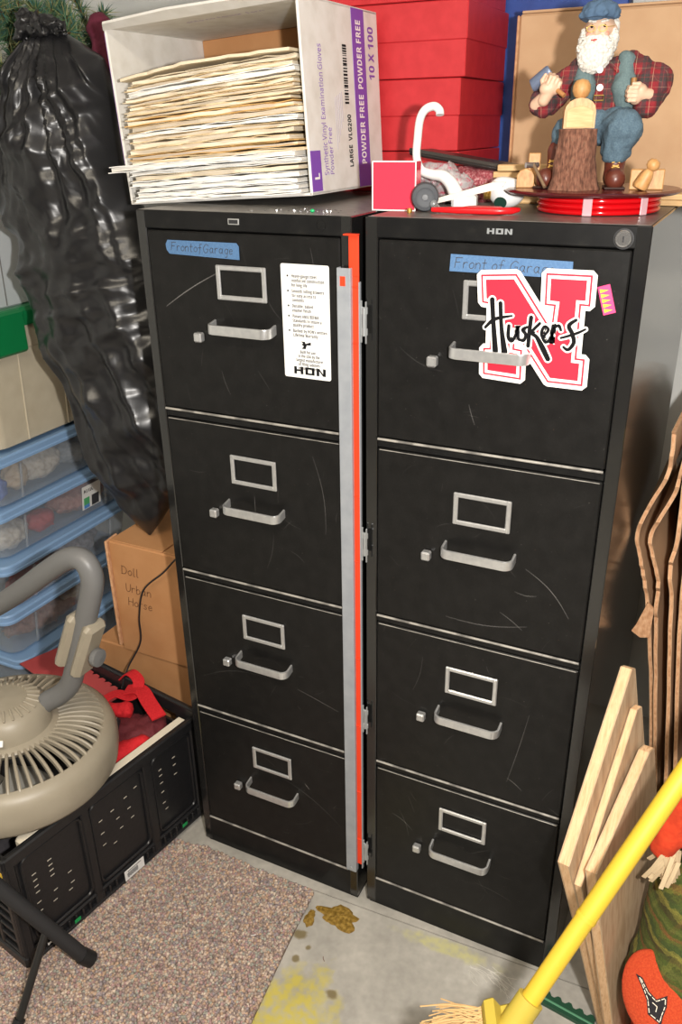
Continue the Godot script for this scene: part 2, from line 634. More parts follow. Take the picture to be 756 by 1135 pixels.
func make_materials() -> void:
	var fine := ntex(0.09, 5, [[0.0, Color.BLACK], [1.0, Color.WHITE]], 256, 3)
	var fibre := ntex(0.03, 9, [[0.0, Color.BLACK], [1.0, Color.WHITE]], 256, 5)
	M.fine = fine
	M.fibre = fibre
	M.black_side = tmat(ntex(0.02, 11, [[0.0, rgb(22, 22, 23)], [1.0, rgb(30, 30, 29)]]), Vector3.ONE * 1.5, 0.16, 0.0)
	M.black_side.metallic_specular = 0.7
	M.black = tmat(ntex(0.05, 12, [[0.0, rgb(19, 19, 20)], [0.7, rgb(25, 25, 25)], [1.0, rgb(36, 35, 33)]]), Vector3.ONE * 2.0, 0.34, 0.0, fine, 0.004)
	M.black.metallic_specular = 0.35
	M.dusty_sheen_top = tmat(ntex(0.03, 13, [[0.0, rgb(92, 90, 87)], [0.5, rgb(112, 109, 105)], [1.0, rgb(130, 126, 120)]], 256, 5), Vector3.ONE * 5, 0.34)  # dust and the grazing reflection, both put into this grey
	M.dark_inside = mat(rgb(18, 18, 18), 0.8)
	M.worn_glint_edge = tmat(ntex(0.035, 14, [[0.0, rgb(92, 90, 87)], [0.4, rgb(128, 125, 120)], [0.6, rgb(166, 162, 155)], [0.85, rgb(176, 172, 164)], [1.0, rgb(178, 150, 114)]]), Vector3(2.5, 2.5, 2.5), 0.42, 0.2)  # worn paint and tan chips, lightened to carry the flash glint
	M.steel = tmat(ntex(0.04, 15, [[0.0, rgb(196, 197, 198)], [1.0, rgb(218, 218, 217)]]), Vector3.ONE * 6, 0.28, 0.7, fine, 0.002)
	M.steel_bar = tmat(ntex(0.04, 16, [[0.0, rgb(150, 155, 162)], [1.0, rgb(164, 168, 174)]]), Vector3.ONE * 3, 0.4, 0.2)
	M.zinc = mat(rgb(188, 192, 195), 0.35, 0.7)
	M.chrome = mat(rgb(215, 215, 215), 0.18, 0.95)
	M.orange = mat(rgb(226, 62, 26), 0.5)
	M.white_paint = mat(rgb(236, 236, 234), 0.35)
	M.sticker = mat(rgb(240, 240, 238), 0.45)
	M.ink = mat(rgb(20, 20, 22), 0.8)
	M.ink.metallic_specular = 0.25
	M.ink_soft = mat(rgb(58, 58, 62), 0.6)
	M.tape = tmat(ntex(0.06, 17, [[0.0, rgb(72, 108, 150)], [1.0, rgb(86, 122, 162)]]), Vector3.ONE * 12, 0.65, 0.0, fine, 0.02)
	M.red_print = mat(rgb(226, 40, 62), 0.4)
	M.white_print = mat(rgb(244, 242, 238), 0.4)
	M.pink = mat(rgb(236, 72, 128), 0.45)
	M.yellow_print = mat(rgb(240, 200, 60), 0.5)
	# walls and floor
	M.wall = tmat(ntex(0.03, 21, [[0.0, rgb(205, 208, 206)], [1.0, rgb(222, 223, 220)]]), Vector3.ONE * 0.8, 0.85, 0.0, fine, 0.03)
	M.wall_far = tmat(ntex(0.03, 19, [[0.0, rgb(112, 104, 94)], [1.0, rgb(136, 126, 114)]]), Vector3.ONE * 0.8, 0.9)
	M.ceiling = mat(rgb(190, 186, 180), 0.9)
	# cardboard
	M.kraft = tmat(ntex(0.02, 22, [[0.0, rgb(184, 130, 83)], [0.5, rgb(190, 137, 90)], [1.0, rgb(196, 144, 97)]], 256, 5), Vector3(2, 2, 2), 0.8, 0.0, fibre, 0.01)
	M.kraft_pale = tmat(ntex(0.02, 23, [[0.0, rgb(188, 150, 114)], [0.5, rgb(194, 157, 121)], [1.0, rgb(200, 164, 128)]], 256, 5), Vector3(2, 2, 2), 0.8, 0.0, fibre, 0.01)
	M.kraft_edge = tmat(ntex(0.05, 24, [[0.0, rgb(176, 126, 88)], [0.5, rgb(205, 156, 116)], [1.0, rgb(222, 180, 142)]], 256, 4), Vector3(9, 5, 9), 0.85, 0.0, fibre, 0.05)
	M.carton_white = tmat(ntex(0.02, 25, [[0.0, rgb(214, 210, 202)], [0.6, rgb(228, 225, 219)], [1.0, rgb(233, 231, 227)]], 256, 5), Vector3.ONE * 4, 0.6, 0.0, fibre, 0.008)
	M.purple = mat(rgb(128, 78, 178), 0.55)
	M.purple_dim = mat(rgb(146, 112, 186), 0.6)
	M.manila = tmat(ntex(0.03, 26, [[0.0, rgb(208, 180, 136)], [0.5, rgb(220, 196, 154)], [1.0, rgb(228, 208, 172)]]), Vector3.ONE * 5, 0.75)
	M.manila_pale = tmat(ntex(0.03, 27, [[0.0, rgb(218, 202, 172)], [1.0, rgb(230, 217, 192)]]), Vector3.ONE * 5, 0.75)
	M.manila_gold = tmat(ntex(0.03, 28, [[0.0, rgb(214, 168, 98)], [1.0, rgb(224, 184, 120)]]), Vector3.ONE * 5, 0.75)
	# edges of stacked sheets: fine layered tone
	M.sheets = tmat(ntex(0.02, 29, [[0.0, rgb(206, 200, 188)], [0.45, rgb(230, 226, 218)], [1.0, rgb(243, 241, 236)]]), Vector3(1.5, 110, 1.5), 0.8)
	M.sheets_warm = tmat(ntex(0.02, 30, [[0.0, rgb(204, 186, 156)], [0.5, rgb(228, 216, 194)], [1.0, rgb(240, 233, 220)]]), Vector3(1.5, 110, 1.5), 0.8)
	M.paper = mat(rgb(240, 239, 236), 0.75)
	# boxes at the back
	M.red_box = tmat(ntex(0.03, 31, [[0.0, rgb(192, 40, 46)], [1.0, rgb(206, 50, 56)]]), Vector3.ONE * 4, 0.5)
	M.blue_panel = tmat(ntex(0.03, 32, [[0.0, rgb(34, 66, 142)], [1.0, rgb(44, 80, 160)]]), Vector3.ONE * 4, 0.5)
	# plastics
	M.lid_blue = mat(rgb(132, 166, 206), 0.42)
	M.clear = mat(Color(0.72, 0.76, 0.80, 0.34), 0.2)
	M.clear.transparency = BaseMaterial3D.TRANSPARENCY_ALPHA
	M.beige = tmat(ntex(0.02, 33, [[0.0, rgb(190, 180, 158)], [1.0, rgb(202, 193, 172)]]), Vector3.ONE * 3, 0.45)
	M.green = mat(rgb(12, 118, 66), 0.38)
	M.grey_bin = mat(rgb(190, 196, 200), 0.45)
	M.bag = tmat(ntex(0.04, 34, [[0.0, rgb(27, 27, 29)], [1.0, rgb(37, 37, 39)]]), Vector3.ONE * 2, 0.31, 0.0, fibre, 0.03)
	M.crate = tmat(ntex(0.05, 35, [[0.0, rgb(26, 26, 28)], [1.0, rgb(36, 36, 38)]]), Vector3.ONE * 6, 0.36, 0.0, fine, 0.01)
	M.tan_plastic = tmat(ntex(0.02, 36, [[0.0, rgb(150, 141, 124)], [1.0, rgb(161, 152, 135)]]), Vector3.ONE * 3, 0.42)
	M.tube_grey = mat(rgb(112, 112, 112), 0.42)
	M.rubber = mat(rgb(40, 40, 42), 0.7)
	M.red_cloth = tmat(ntex(0.06, 37, [[0.0, rgb(196, 20, 30)], [1.0, rgb(222, 40, 48)]]), Vector3.ONE * 10, 0.85, 0.0, fine, 0.06)
	M.mesh_cloth = tmat(ntex(0.12, 38, [[0.0, rgb(78, 18, 26)], [0.5, rgb(110, 30, 38)], [1.0, rgb(70, 62, 64)]], 256, 3), Vector3.ONE * 16, 0.8, 0.0, fine, 0.06)
	M.red_clear = mat(Color(0.78, 0.26, 0.27, 0.8), 0.3)
	M.red_clear.transparency = BaseMaterial3D.TRANSPARENCY_ALPHA
	M.wire = mat(rgb(34, 34, 36), 0.45)
	# wood
	M.ply_edge = tmat(ntex(0.02, 39, [[0.0, rgb(188, 142, 100)], [0.35, rgb(214, 172, 128)], [0.7, rgb(228, 192, 150)], [1.0, rgb(178, 128, 86)]], 256, 5), Vector3(26, 5, 5), 0.75, 0.0, fibre, 0.03)
	M.ply_face = tmat(ntex(0.018, 40, [[0.0, rgb(156, 124, 94)], [0.4, rgb(180, 150, 118)], [0.62, rgb(196, 170, 138)], [1.0, rgb(168, 134, 102)]], 256, 5), Vector3(6, 1.6, 9), 0.75, 0.0, fibre, 0.02)
	M.pale_wood = tmat(ntex(0.02, 41, [[0.0, rgb(172, 120, 68)], [0.5, rgb(188, 140, 86)], [1.0, rgb(200, 156, 102)]], 256, 4), Vector3(30, 12, 30), 0.5)
	M.pine = tmat(ntex(0.02, 42, [[0.0, rgb(190, 150, 98)], [1.0, rgb(212, 178, 128)]], 256, 4), Vector3(6, 40, 6), 0.6)
	M.bark = tmat(ntex(0.05, 43, [[0.0, rgb(58, 36, 26)], [0.4, rgb(104, 66, 50)], [0.7, rgb(136, 92, 72)], [1.0, rgb(88, 74, 58)]], 256, 5), Vector3(18, 6, 18), 0.9, 0.0, fibre, 0.25)
	M.yellow_plastic = mat(rgb(206, 172, 48), 0.55)
	M.yellow_cap = mat(rgb(184, 162, 62), 0.5)
	M.straw = mat(rgb(196, 160, 108), 0.8)

func floor_texture() -> ImageTexture:
	# concrete, 1.5 mm a pixel over x -1.0 .. 1.0, z -0.75 .. 1.25
	var n := 1024
	var a := fnl(0.012, 51, 5).get_image(n, n)
	var b := fnl(0.09, 52, 3).get_image(n, n)
	var c := fnl(0.035, 53, 4)
	var da := a.get_data()
	var db := b.get_data()
	var out := PackedByteArray()
	out.resize(n * n * 3)
	for y in n:
		for x in n:
			var i := y * n + x
			var g := 0.67 + (da[i] / 255.0 - 0.5) * 0.13 + (db[i] / 255.0 - 0.5) * 0.07
			var col := Color(g * 1.005, g * 0.98, g * 0.93)
			var wx := x * 2.0 / n - 1.0
			var wz := y * 2.0 / n - 0.75
			if wx > -0.15 and wx < 0.45 and wz > -0.05 and wz < 0.6:
				var ns := c.get_noise_2d(x, y)
				var gr := db[i] / 255.0
				# yellow overspray
				var d := Vector2((wx + 0.02) / 0.085, (wz - 0.27) / 0.10).length() + ns * 0.55
				var k: float = clamp((1.1 - d) * 1.2, 0.0, 0.62) * clamp(gr * 1.7 - 0.15, 0.0, 1.0)
				col = col.lerp(Color(0.78, 0.70, 0.16), k)
				# faint yellow line sprayed along the joint
				var e := Vector2((wx - 0.19) / 0.10, (wz - 0.022) / 0.018).length() + ns * 0.6
				col = col.lerp(Color(0.80, 0.78, 0.46), clamp((1.0 - e) * 1.2, 0.0, 0.55) * clamp(gr * 1.6, 0.0, 1.0))
				# white dusty scuffs
				var f := Vector2((wx - 0.29) / 0.09, (wz - 0.055) / 0.035).length() + ns * 0.9
				col = col.lerp(Color(0.80, 0.79, 0.76), clamp((1.0 - f) * 1.0, 0.0, 0.5) * gr)
				# small brown drips
				for s in [[-0.075, 0.112, 0.014], [-0.062, 0.165, 0.009], [0.03, 0.20, 0.012], [-0.052, 0.135, 0.006]]:
					var h: float = Vector2(wx - s[0], (wz - s[1])).length() / s[2] + ns * 0.9
					if h < 1.0:
						col = col.lerp(Color(0.42, 0.36, 0.22), clamp((1.0 - h) * 2.0, 0.0, 0.75))
			out[i * 3] = col.r8; out[i * 3 + 1] = col.g8; out[i * 3 + 2] = col.b8
	return ImageTexture.create_from_image(Image.create_from_data(n, n, false, Image.FORMAT_RGB8, out))

func make_room() -> void:
	# floor: two concrete slabs with a saw-cut joint between them
	var fl := Node3D.new()
	fl.name = "floor"
	fl.set_meta("kind", "structure")
	add_child(fl)
	var fm := mat(Color.WHITE, 0.7)
	fm.albedo_texture = floor_texture()
	fm.heightmap_enabled = true
	fm.heightmap_texture = ntex(0.08, 54, [[0.0, Color.BLACK], [1.0, Color.WHITE]], 512, 4)
	fm.heightmap_scale = 0.03
	var X := Transform3D(Basis(Vector3.RIGHT, PI / 2), Vector3.ZERO)   # (x, y) -> (x, z), extrude downwards
	var j := func(x: float) -> float: return 0.0095 - 0.043 * x
	for s in [[[Vector2(-1.7, j.call(-1.7) + 0.0013), Vector2(3.5, j.call(3.5) + 0.0013), Vector2(3.5, 5.6), Vector2(-1.7, 5.6)]], [[Vector2(-1.7, -0.95), Vector2(3.5, -0.95), Vector2(3.5, j.call(3.5) - 0.0013), Vector2(-1.7, j.call(-1.7) - 0.0013)]]]:
		var mb := MB.new().extrude(s[0], 0.0, 0.04, X)
		mb.uv.resize(mb.v.size())
		for i in mb.v.size():
			mb.uv[i] = Vector2((mb.v[i].x + 1.0) / 2.0, (mb.v[i].z + 0.75) / 2.0)
		obj("slab", mb.mesh(20), fm, fl)
	obj("slab_base", MB.new().box(Vector3(0.9, -0.075, 2.3), Vector3(5.2, 0.06, 6.5)).mesh(20), mat(rgb(58, 64, 58), 0.9), fl)
	struct("wall_back", MB.new().box(Vector3(0.9, 1.2, -0.90), Vector3(5.2, 2.7, 0.1)).mesh(20), M.wall)
	struct("wall_left", MB.new().box(Vector3(-1.60, 1.2, 2.3), Vector3(0.1, 2.7, 6.5)).mesh(20), M.wall)
	struct("wall_right", MB.new().box(Vector3(3.45, 1.2, 2.3), Vector3(0.1, 2.7, 6.5)).mesh(20), M.wall_far)
	struct("wall_front", MB.new().box(Vector3(0.9, 1.2, 5.55), Vector3(5.2, 2.7, 0.1)).mesh(20), M.wall_far)
	struct("ceiling", MB.new().box(Vector3(0.9, 2.5, 2.3), Vector3(5.2, 0.1, 6.5)).mesh(20), M.ceiling)
	# added, unseen fill lamp overhead: lifts the shadows and the floor
	var lamp := thing("added_fill_light", "added unseen white fill lamp with long glowing diffuser overhead", "added fill light", Vector3(0.3, 2.38, 1.5))
	obj("housing", MB.new().box(Vector3(0, 0.045, 0), Vector3(1.3, 0.05, 0.32), 0.008).mesh(), M.white_paint, lamp)
	var gm := mat(rgb(250, 245, 232), 0.6)
	gm.emission_enabled = true
	gm.emission = Color(1.0, 0.95, 0.86)
	gm.emission_energy_multiplier = 0.8
	obj("diffuser", MB.new().box(Vector3(0, 0.01, 0), Vector3(1.24, 0.02, 0.28), 0.004).mesh(), gm, lamp)
	var al := AreaLight3D.new()  # fill light added below the ceiling
	al.name = "added_fill_lamp"
	al.area_size = Vector2(1.24, 0.28)
	al.light_color = Color(1.0, 0.95, 0.86)
	al.light_energy = 3.0
	al.area_range = 8.0
	al.shadow_enabled = true
	al.position = Vector3(0.3, 2.375, 1.5)
	al.rotation_degrees = Vector3(-90, 0, 0)
	add_child(al)
	# carpet remnant with tufts
	var cp := thing("carpet", "speckled brown and grey carpet remnant lying on the concrete", "carpet")
	var poly := [Vector2(-0.99, 0.032), Vector2(-0.40, 0.028), Vector2(-0.37, 0.018), Vector2(-0.20, 0.022), Vector2(-0.098, 0.022), Vector2(-0.092, 0.10), Vector2(-0.082, 0.2), Vector2(-0.07, 0.31), Vector2(-0.062, 0.66), Vector2(-0.99, 0.66)]
	var pv := PackedVector2Array(poly)
	obj("backing", MB.new().extrude(poly, -0.005, 0.0, X).mesh(20), mat(rgb(120, 104, 92), 0.95), cp)
	var tones := [[0.42, 0.30, 0.22], [0.52, 0.40, 0.32], [0.30, 0.22, 0.20], [0.24, 0.21, 0.24], [0.50, 0.32, 0.20], [0.60, 0.50, 0.40], [0.36, 0.20, 0.20], [0.30, 0.33, 0.28], [0.20, 0.15, 0.14]]
	var xf: Array[Transform3D] = []
	var cs := PackedColorArray()
	var st := 0.0044
	var nz := fnl(60.0, 61, 2)
	var z := 0.02
	while z < 0.66:
		var x := -0.99
		while x < -0.05:
			var q := Vector2(x + rng.randf_range(-0.0018, 0.0018), z + rng.randf_range(-0.0018, 0.0018))
			x += st
			if not Geometry2D.is_point_in_polygon(q, pv):
				continue
			var bs := Basis(Vector3.UP, rng.randf() * TAU) * Basis(Vector3.RIGHT, rng.randf_range(-0.5, 0.5))
			xf.append(Transform3D(bs.scaled(Vector3.ONE * rng.randf_range(0.85, 1.25)), Vector3(q.x, 0.0045, q.y)))
			var tn: Array = tones[rng.randi() % tones.size()]
			var k := rng.randf_range(0.85, 1.25)
			cs.append(Color(tn[0] * k, tn[1] * k, tn[2] * k).lerp(Color(0.36 * k, 0.285 * k, 0.245 * k), 0.35))
		z += st * 0.9
	var mm := MultiMesh.new()
	mm.transform_format = MultiMesh.TRANSFORM_3D
	mm.use_colors = true
	mm.mesh = MB.new().lathe([Vector2(0.0026, 0.0), Vector2(0.0030, 0.0028), Vector2(0.0018, 0.005), Vector2(0.0, 0.0056)], 6, Transform3D.IDENTITY, false, false).mesh(170)
	mm.instance_count = xf.size()
	for i in xf.size():
		mm.set_instance_transform(i, xf[i])
		mm.set_instance_color(i, cs[i])
	var mi := MultiMeshInstance3D.new()
	mi.name = "pile"
	mi.multimesh = mm
	var cm := mat(Color.WHITE, 0.95)
	cm.vertex_color_use_as_albedo = true
	mi.material_override = cm
	mi.set_meta("kind", "stuff")
	cp.add_child(mi)

const LV := [[1.292, 1.0027], [0.9885, 0.691], [0.6775, 0.379], [0.3650, 0.0815]]
const HOLD := [1.220, 0.913, 0.601, 0.2945]

func scuffed(seed_: int, marks: Array, w: float, h: float) -> StandardMaterial3D:
	var nx := 512
	var ny := 384
	var a := fnl(0.02, seed_, 5).get_image(nx, ny).get_data()
	var b := fnl(0.15, seed_ + 1, 2).get_image(nx, ny).get_data()
	var out := PackedByteArray()
	out.resize(nx * ny * 3)
	for i in nx * ny:
		var g := 18.0 + (a[i] / 255.0) * 8.0 + (b[i] / 255.0) * 4.0
		out[i * 3] = int(g * 1.02); out[i * 3 + 1] = int(g); out[i * 3 + 2] = int(g * 0.98)
	var im := Image.create_from_data(nx, ny, false, Image.FORMAT_RGB8, out)
	var r := RandomNumberGenerator.new()
	r.seed = seed_
	var dot := func(x: float, y: float, c: Color, k: float) -> void:
		var xi := int(x)
		var yi := int(y)
		if xi >= 0 and yi >= 0 and xi < nx and yi < ny:
			im.set_pixel(xi, yi, im.get_pixel(xi, yi).lerp(c, k))
	for q in 90:      # specks of dust and chips
		var c := Color(0.55, 0.53, 0.50) if r.randf() < 0.7 else Color(0.42, 0.30, 0.20)
		var x := r.randf() * nx
		var y := r.randf() * ny
		var k := r.randf_range(0.15, 0.6)
		dot.call(x, y, c, k)
		if r.randf() < 0.3:
			dot.call(x + 1, y, c, k); dot.call(x, y + 1, c, k * 0.6)
	var lines := marks.duplicate()
	for q in 9:
		var x := r.randf()
		var y := r.randf()
		var an := r.randf() * TAU
		var l := r.randf_range(0.03, 0.16)
		lines.append([x, y, x + cos(an) * l, y + sin(an) * l, r.randf_range(0.06, 0.2)])
	for l in lines:
		var p0 := Vector2(l[0] * nx, l[1] * ny)
		var p1 := Vector2(l[2] * nx, l[3] * ny)
		var n := int(p0.distance_to(p1)) * 2 + 1
		var bend := (p1 - p0).orthogonal() * r.randf_range(-0.08, 0.08)
		for i in n:
			var s := float(i) / n
			var pp := p0.lerp(p1, s) + bend * sin(s * PI)
			var k: float = l[4] * (0.5 + 0.5 * sin(s * PI)) * r.randf_range(0.5, 1.0)
			dot.call(pp.x, pp.y, Color(0.62, 0.61, 0.60), k)
			dot.call(pp.x, pp.y + 1, Color(0.62, 0.61, 0.60), k * 0.5)
	var m := mat(Color.WHITE, 0.36)
	m.metallic_specular = 0.35
	m.albedo_texture = ImageTexture.create_from_image(im)
	m.heightmap_enabled = true
	m.heightmap_texture = M.fine
	m.heightmap_scale = 0.004
	return m

func cabinet(called: String, label: String, x0: float, w: float, z0: float, inset: float, marks: Array, seed_: int) -> Node3D:
	var dep := 0.70
	var c := thing(called, label, "filing cabinet", Vector3(x0 + w / 2, 0, z0))
	var hw := w / 2
	var body := MB.new()
	# side panels whose front edges are the narrow face rails
	for s in [-1, 1]:
		body.box(Vector3(s * (hw - inset / 2), 0.667, -dep / 2), Vector3(inset, 1.308, dep), 0.0014)
	obj("side_panels", body.mesh(30), M.black_side, c)
	obj("header", MB.new().box(Vector3(0, 1.3075, -dep / 2), Vector3(w - 0.0004, 0.0270, dep - 0.0004), 0.0016).mesh(30), M.black, c)
	obj("top_sheet", MB.new().box(Vector3(0, 1.3209, -dep / 2 - 0.001), Vector3(w - 0.006, 0.0010, dep - 0.006), 0.0003).mesh(30), M.dusty_sheen_top, c).set_meta("label", "dusty cabinet top with grey sheen painted in")
	obj("back_panel", MB.new().box(Vector3(0, 0.65, -dep + 0.004), Vector3(w - 0.03, 1.27, 0.006)).mesh(30), M.black_side, c)
	obj("gap_shade_sheet", MB.new().box(Vector3(0, 0.66, -0.030), Vector3(w - inset * 2 + 0.002, 1.27, 0.004)).mesh(30), M.dark_inside, c)  # dark sheet added so the gaps between drawers show black
	obj("plinth", MB.new().box(Vector3(0, 0.0455, -dep / 2 - 0.0002), Vector3(w - 0.0004, 0.067, dep - 0.002), 0.0016).mesh(30), M.black, c)
	obj("base_strip", MB.new().box(Vector3(0, 0.006, -dep / 2 - 0.004), Vector3(w - 0.006, 0.012, dep - 0.008), 0.001).mesh(30), M.dark_inside, c)
	var dw := w - inset * 2 - 0.0024
	for i in 4:
		var y1: float = LV[i][0]
		var y0: float = LV[i][1]
		var h := y1 - y0
		var d := obj("drawer", MB.new().box(Vector3(0, h / 2 + 0.002, -0.011), Vector3(dw, h - 0.004, 0.022), 0.0018).plan_uv(0, 1, Vector2(-dw / 2, 0), Vector2(dw, h)).mesh(30), scuffed(seed_ + i * 7, marks[i], dw, h), c, Vector3(0, y0, 0.0005))
		d.set_meta("label", "black enamelled drawer front with scuffs")
		# rolled bottom lip: worn paint, with the flash highlight painted into its pale colour
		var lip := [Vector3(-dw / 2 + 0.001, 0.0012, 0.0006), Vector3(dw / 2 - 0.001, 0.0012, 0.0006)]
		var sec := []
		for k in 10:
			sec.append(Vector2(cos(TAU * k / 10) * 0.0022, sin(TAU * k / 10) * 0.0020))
		obj("worn_glint_lip", MB.new().sweep(lip, sec, Vector3.UP).mesh(50), M.worn_glint_edge, d)
		# top flange of the drawer seen in the gap
		if i > 0:
			obj("rail", MB.new().box(Vector3(0, h + 0.0070, -0.006), Vector3(dw + 0.001, 0.0105, 0.008), 0.001).mesh(30), M.black, d)
			obj("chipped_top_edge", MB.new().box(Vector3(0, h - 0.0018, -0.0012), Vector3(dw * 0.98, 0.0012, 0.0036), 0.0004).mesh(30), M.worn_glint_edge, d)
		# card holder
		var hc: float = HOLD[i] - y0
		var fr := obj("card_holder", frame_mesh(0.088, 0.052, 0.0075, 0.0045), M.steel, d, Vector3(0.002, hc, 0.0002))
		fr.set_meta("label", "bright metal card holder frame")
		# bow handle
		var hy := hc - 0.068
		var pa := []
		pa.append(Vector3(-0.052, hy + 0.003, -0.002))
		pa.append_array(arc(Vector3(-0.040, hy, 0.014), 0.012, PI, PI * 1.5, 6, Vector3.RIGHT, Vector3(0, 0, -1)))
		pa.append_array(arc(Vector3(0.044, hy, 0.014), 0.012, -PI / 2, 0, 6, Vector3.RIGHT, Vector3(0, 0, -1)))
		pa.append(Vector3(0.056, hy + 0.003, -0.002))
		var hd := obj("handle", MB.new().sweep(pa, rrect(0.0042, 0.0155, 0.0016, 2), Vector3.UP).mesh(35), M.steel, d)
		hd.set_meta("label", "brushed metal bow handle")
		var lt := obj("thumb_latch", MB.new().box(Vector3(-0.081, hc - 0.087, 0.0065), Vector3(0.0145, 0.0150, 0.013), 0.0022).mesh(30), M.steel, d)
		lt.set_meta("label", "small square metal latch")
	return c

# blocky three-letter maker's mark, letters built from non-overlapping strokes
func maker_mark(w: float, h: float, t: float) -> Mesh:
	var mb := MB.new()
	var lw := w * 0.29
	var b := w * 0.085
	for k in 3:
		var x := -w / 2 + k * (w - lw) / 2
		mb.box(Vector3(x + b / 2, 0, 0), Vector3(b, h, t))
		mb.box(Vector3(x + lw - b / 2, 0, 0), Vector3(b, h, t))
		if k == 0:
			mb.box(Vector3(x + lw / 2, 0, 0), Vector3(lw - b * 2, h * 0.24, t))
		elif k == 1:
			mb.box(Vector3(x + lw / 2, h * 0.38, 0), Vector3(lw - b * 2, h * 0.24, t))
			mb.box(Vector3(x + lw / 2, -h * 0.38, 0), Vector3(lw - b * 2, h * 0.24, t))
		else:
			mb.extrude([Vector2(x + b, h / 2), Vector2(x + lw - b, -h * 0.18), Vector2(x + lw - b, -h / 2), Vector2(x + b, h * 0.18)], -t / 2, t / 2)
	return mb.mesh(20)

func frame_mesh(w: float, h: float, b: float, dp: float) -> Mesh:
	var mb := MB.new()
	for s in [-1, 1]:
		mb.box(Vector3(s * (w / 2 - b / 2), 0, dp / 2), Vector3(b, h, dp), 0.0014)
		mb.box(Vector3(0, s * (h / 2 - b / 2), dp / 2), Vector3(w - b * 1.6, b, dp * 0.96), 0.0014)
	return mb.mesh(30)

func make_cabinets() -> void:
	var none := [[], [], [], []]
	var ma := [[[0.07, 0.40, 0.38, 0.20, 0.75], [0.36, 0.73, 0.40, 0.86, 0.3], [0.86, 0.05, 0.88, 0.3, 0.3]], [[0.84, 0.10, 0.90, 0.55, 0.35], [0.5, 0.4, 0.5, 0.5, 0.4], [0.6, 0.62, 0.55, 0.85, 0.2]], [[0.70, 0.62, 0.95, 0.70, 0.4], [0.06, 0.74, 0.5, 0.6, 0.2]], [[0.55, 0.35, 0.95, 0.62, 0.25], [0.72, 0.34, 0.75, 0.38, 0.8]]]
	var mb := [[[0.1, 0.5, 0.3, 0.6, 0.15], [0.42, 0.75, 0.45, 0.85, 0.4]], [[0.72, 0.52, 0.93, 0.75, 0.55], [0.36, 0.9, 0.75, 0.85, 0.45], [0.68, 0.66, 0.78, 0.66, 0.4], [0.62, 0.8, 0.73, 0.88, 0.4]], [[0.8, 0.35, 0.72, 0.85, 0.35], [0.72, 0.82, 0.80, 0.88, 0.5], [0.25, 0.15, 0.20, 0.4, 0.2]], [[0.1, 0.35, 0.22, 0.44, 0.4], [0.14, 0.3, 0.2, 0.5, 0.25], [0.6, 0.7, 0.8, 0.75, 0.25]]]
	var a := cabinet("filing_cabinet", "black four-drawer filing cabinet with orange locking bar and white sticker", -0.3794, 0.3703, 0.0, 0.0169, ma, 300)
	var b := cabinet("filing_cabinet", "black four-drawer filing cabinet with round key lock and red letter magnet", 0.0091, 0.3746, -0.005, 0.0191, mb, 400)
	# small parts on the headers
	obj("name_plate", MB.new().box(Vector3(-0.006, 1.3085, 0.0008), Vector3(0.019, 0.0085, 0.0016), 0.0004).mesh(), M.steel, a)
	obj("name_plate_face", MB.new().box(Vector3(-0.006, 1.3085, 0.0018), Vector3(0.0155, 0.0055, 0.0006), 0.0002).mesh(), M.rubber, a)
	# knock-out hexagon on the left header
	var hx := []
	for k in 6:
		hx.append(Vector3(0.138 + cos(TAU * k / 6 + 0.52) * 0.0075, 1.308 + sin(TAU * k / 6 + 0.52) * 0.0075, 0.0))
	obj("lock_knockout", MB.new().tube(hx, 0.0005, 5, false, true).mesh(), M.black, a)
	obj("maker_name", maker_mark(0.033, 0.0068, 0.0012), M.zinc, b, Vector3(0.002, 1.3085, 0.0003))
	# key lock
	var lk := obj("key_lock", MB.new().lathe([Vector2(0.0105, 0), Vector2(0.0105, 0.004), Vector2(0.0095, 0.0055), Vector2(0.0085, 0.0055), Vector2(0.0080, 0.0045), Vector2(0.0, 0.0045)], 28, Transform3D(Basis(Vector3.RIGHT, PI / 2), Vector3(0.1555, 1.3055, 0.0))).mesh(35), M.chrome, b)
	obj("lock_collar", MB.new().lathe([Vector2(0.0125, 0), Vector2(0.0122, 0.0022), Vector2(0.0108, 0.0025)], 28, Transform3D(Basis(Vector3.RIGHT, PI / 2), Vector3(0.1555, 1.3055, 0.0))).mesh(35), M.rubber, lk)
	obj("key_slot", MB.new().box(Vector3(0.1555, 1.3055, 0.0049), Vector3(0.0018, 0.0072, 0.0012), 0.0003).mesh(), M.rubber, lk)
	# locking bar on the right rail of the left cabinet
	var bx := 0.1775
	var bar := MB.new()
	bar.box(Vector3(0, 0.6745, 0.0112), Vector3(0.0205, 1.159, 0.0022), 0.0007)
	bar.box(Vector3(0.0098, 0.6745, 0.0062), Vector3(0.0020, 1.159, 0.0110), 0.0007)
	bar.box(Vector3(-0.0098, 0.6745, 0.0062), Vector3(0.0020, 1.159, 0.0110), 0.0007)
	var lb := obj("locking_bar", bar.mesh(30), M.steel_bar, a, Vector3(bx, 0, 0))
	lb.set_meta("label", "long grey steel locking bar")
	obj("bar_slot", MB.new().box(Vector3(-0.001, 1.236, 0.0120), Vector3(0.0085, 0.0135, 0.0012), 0.0003).mesh(), M.orange, lb)
	obj("pin", MB.new().lathe([Vector2(0.0028, 0), Vector2(0.0028, 0.002), Vector2(0.0, 0.0024)], 12, Transform3D(Basis(Vector3.RIGHT, PI / 2), Vector3(0, 0.104, 0.0118))).mesh(), M.zinc, lb)
	var ch := MB.new()
	ch.box(Vector3(0.0155, 0.6800, 0.0035), Vector3(0.0100, 1.132, 0.0030), 0.0006)
	ch.box(Vector3(0.0130, 1.2700, 0.0040), Vector3(0.0155, 0.056, 0.0030), 0.0008)
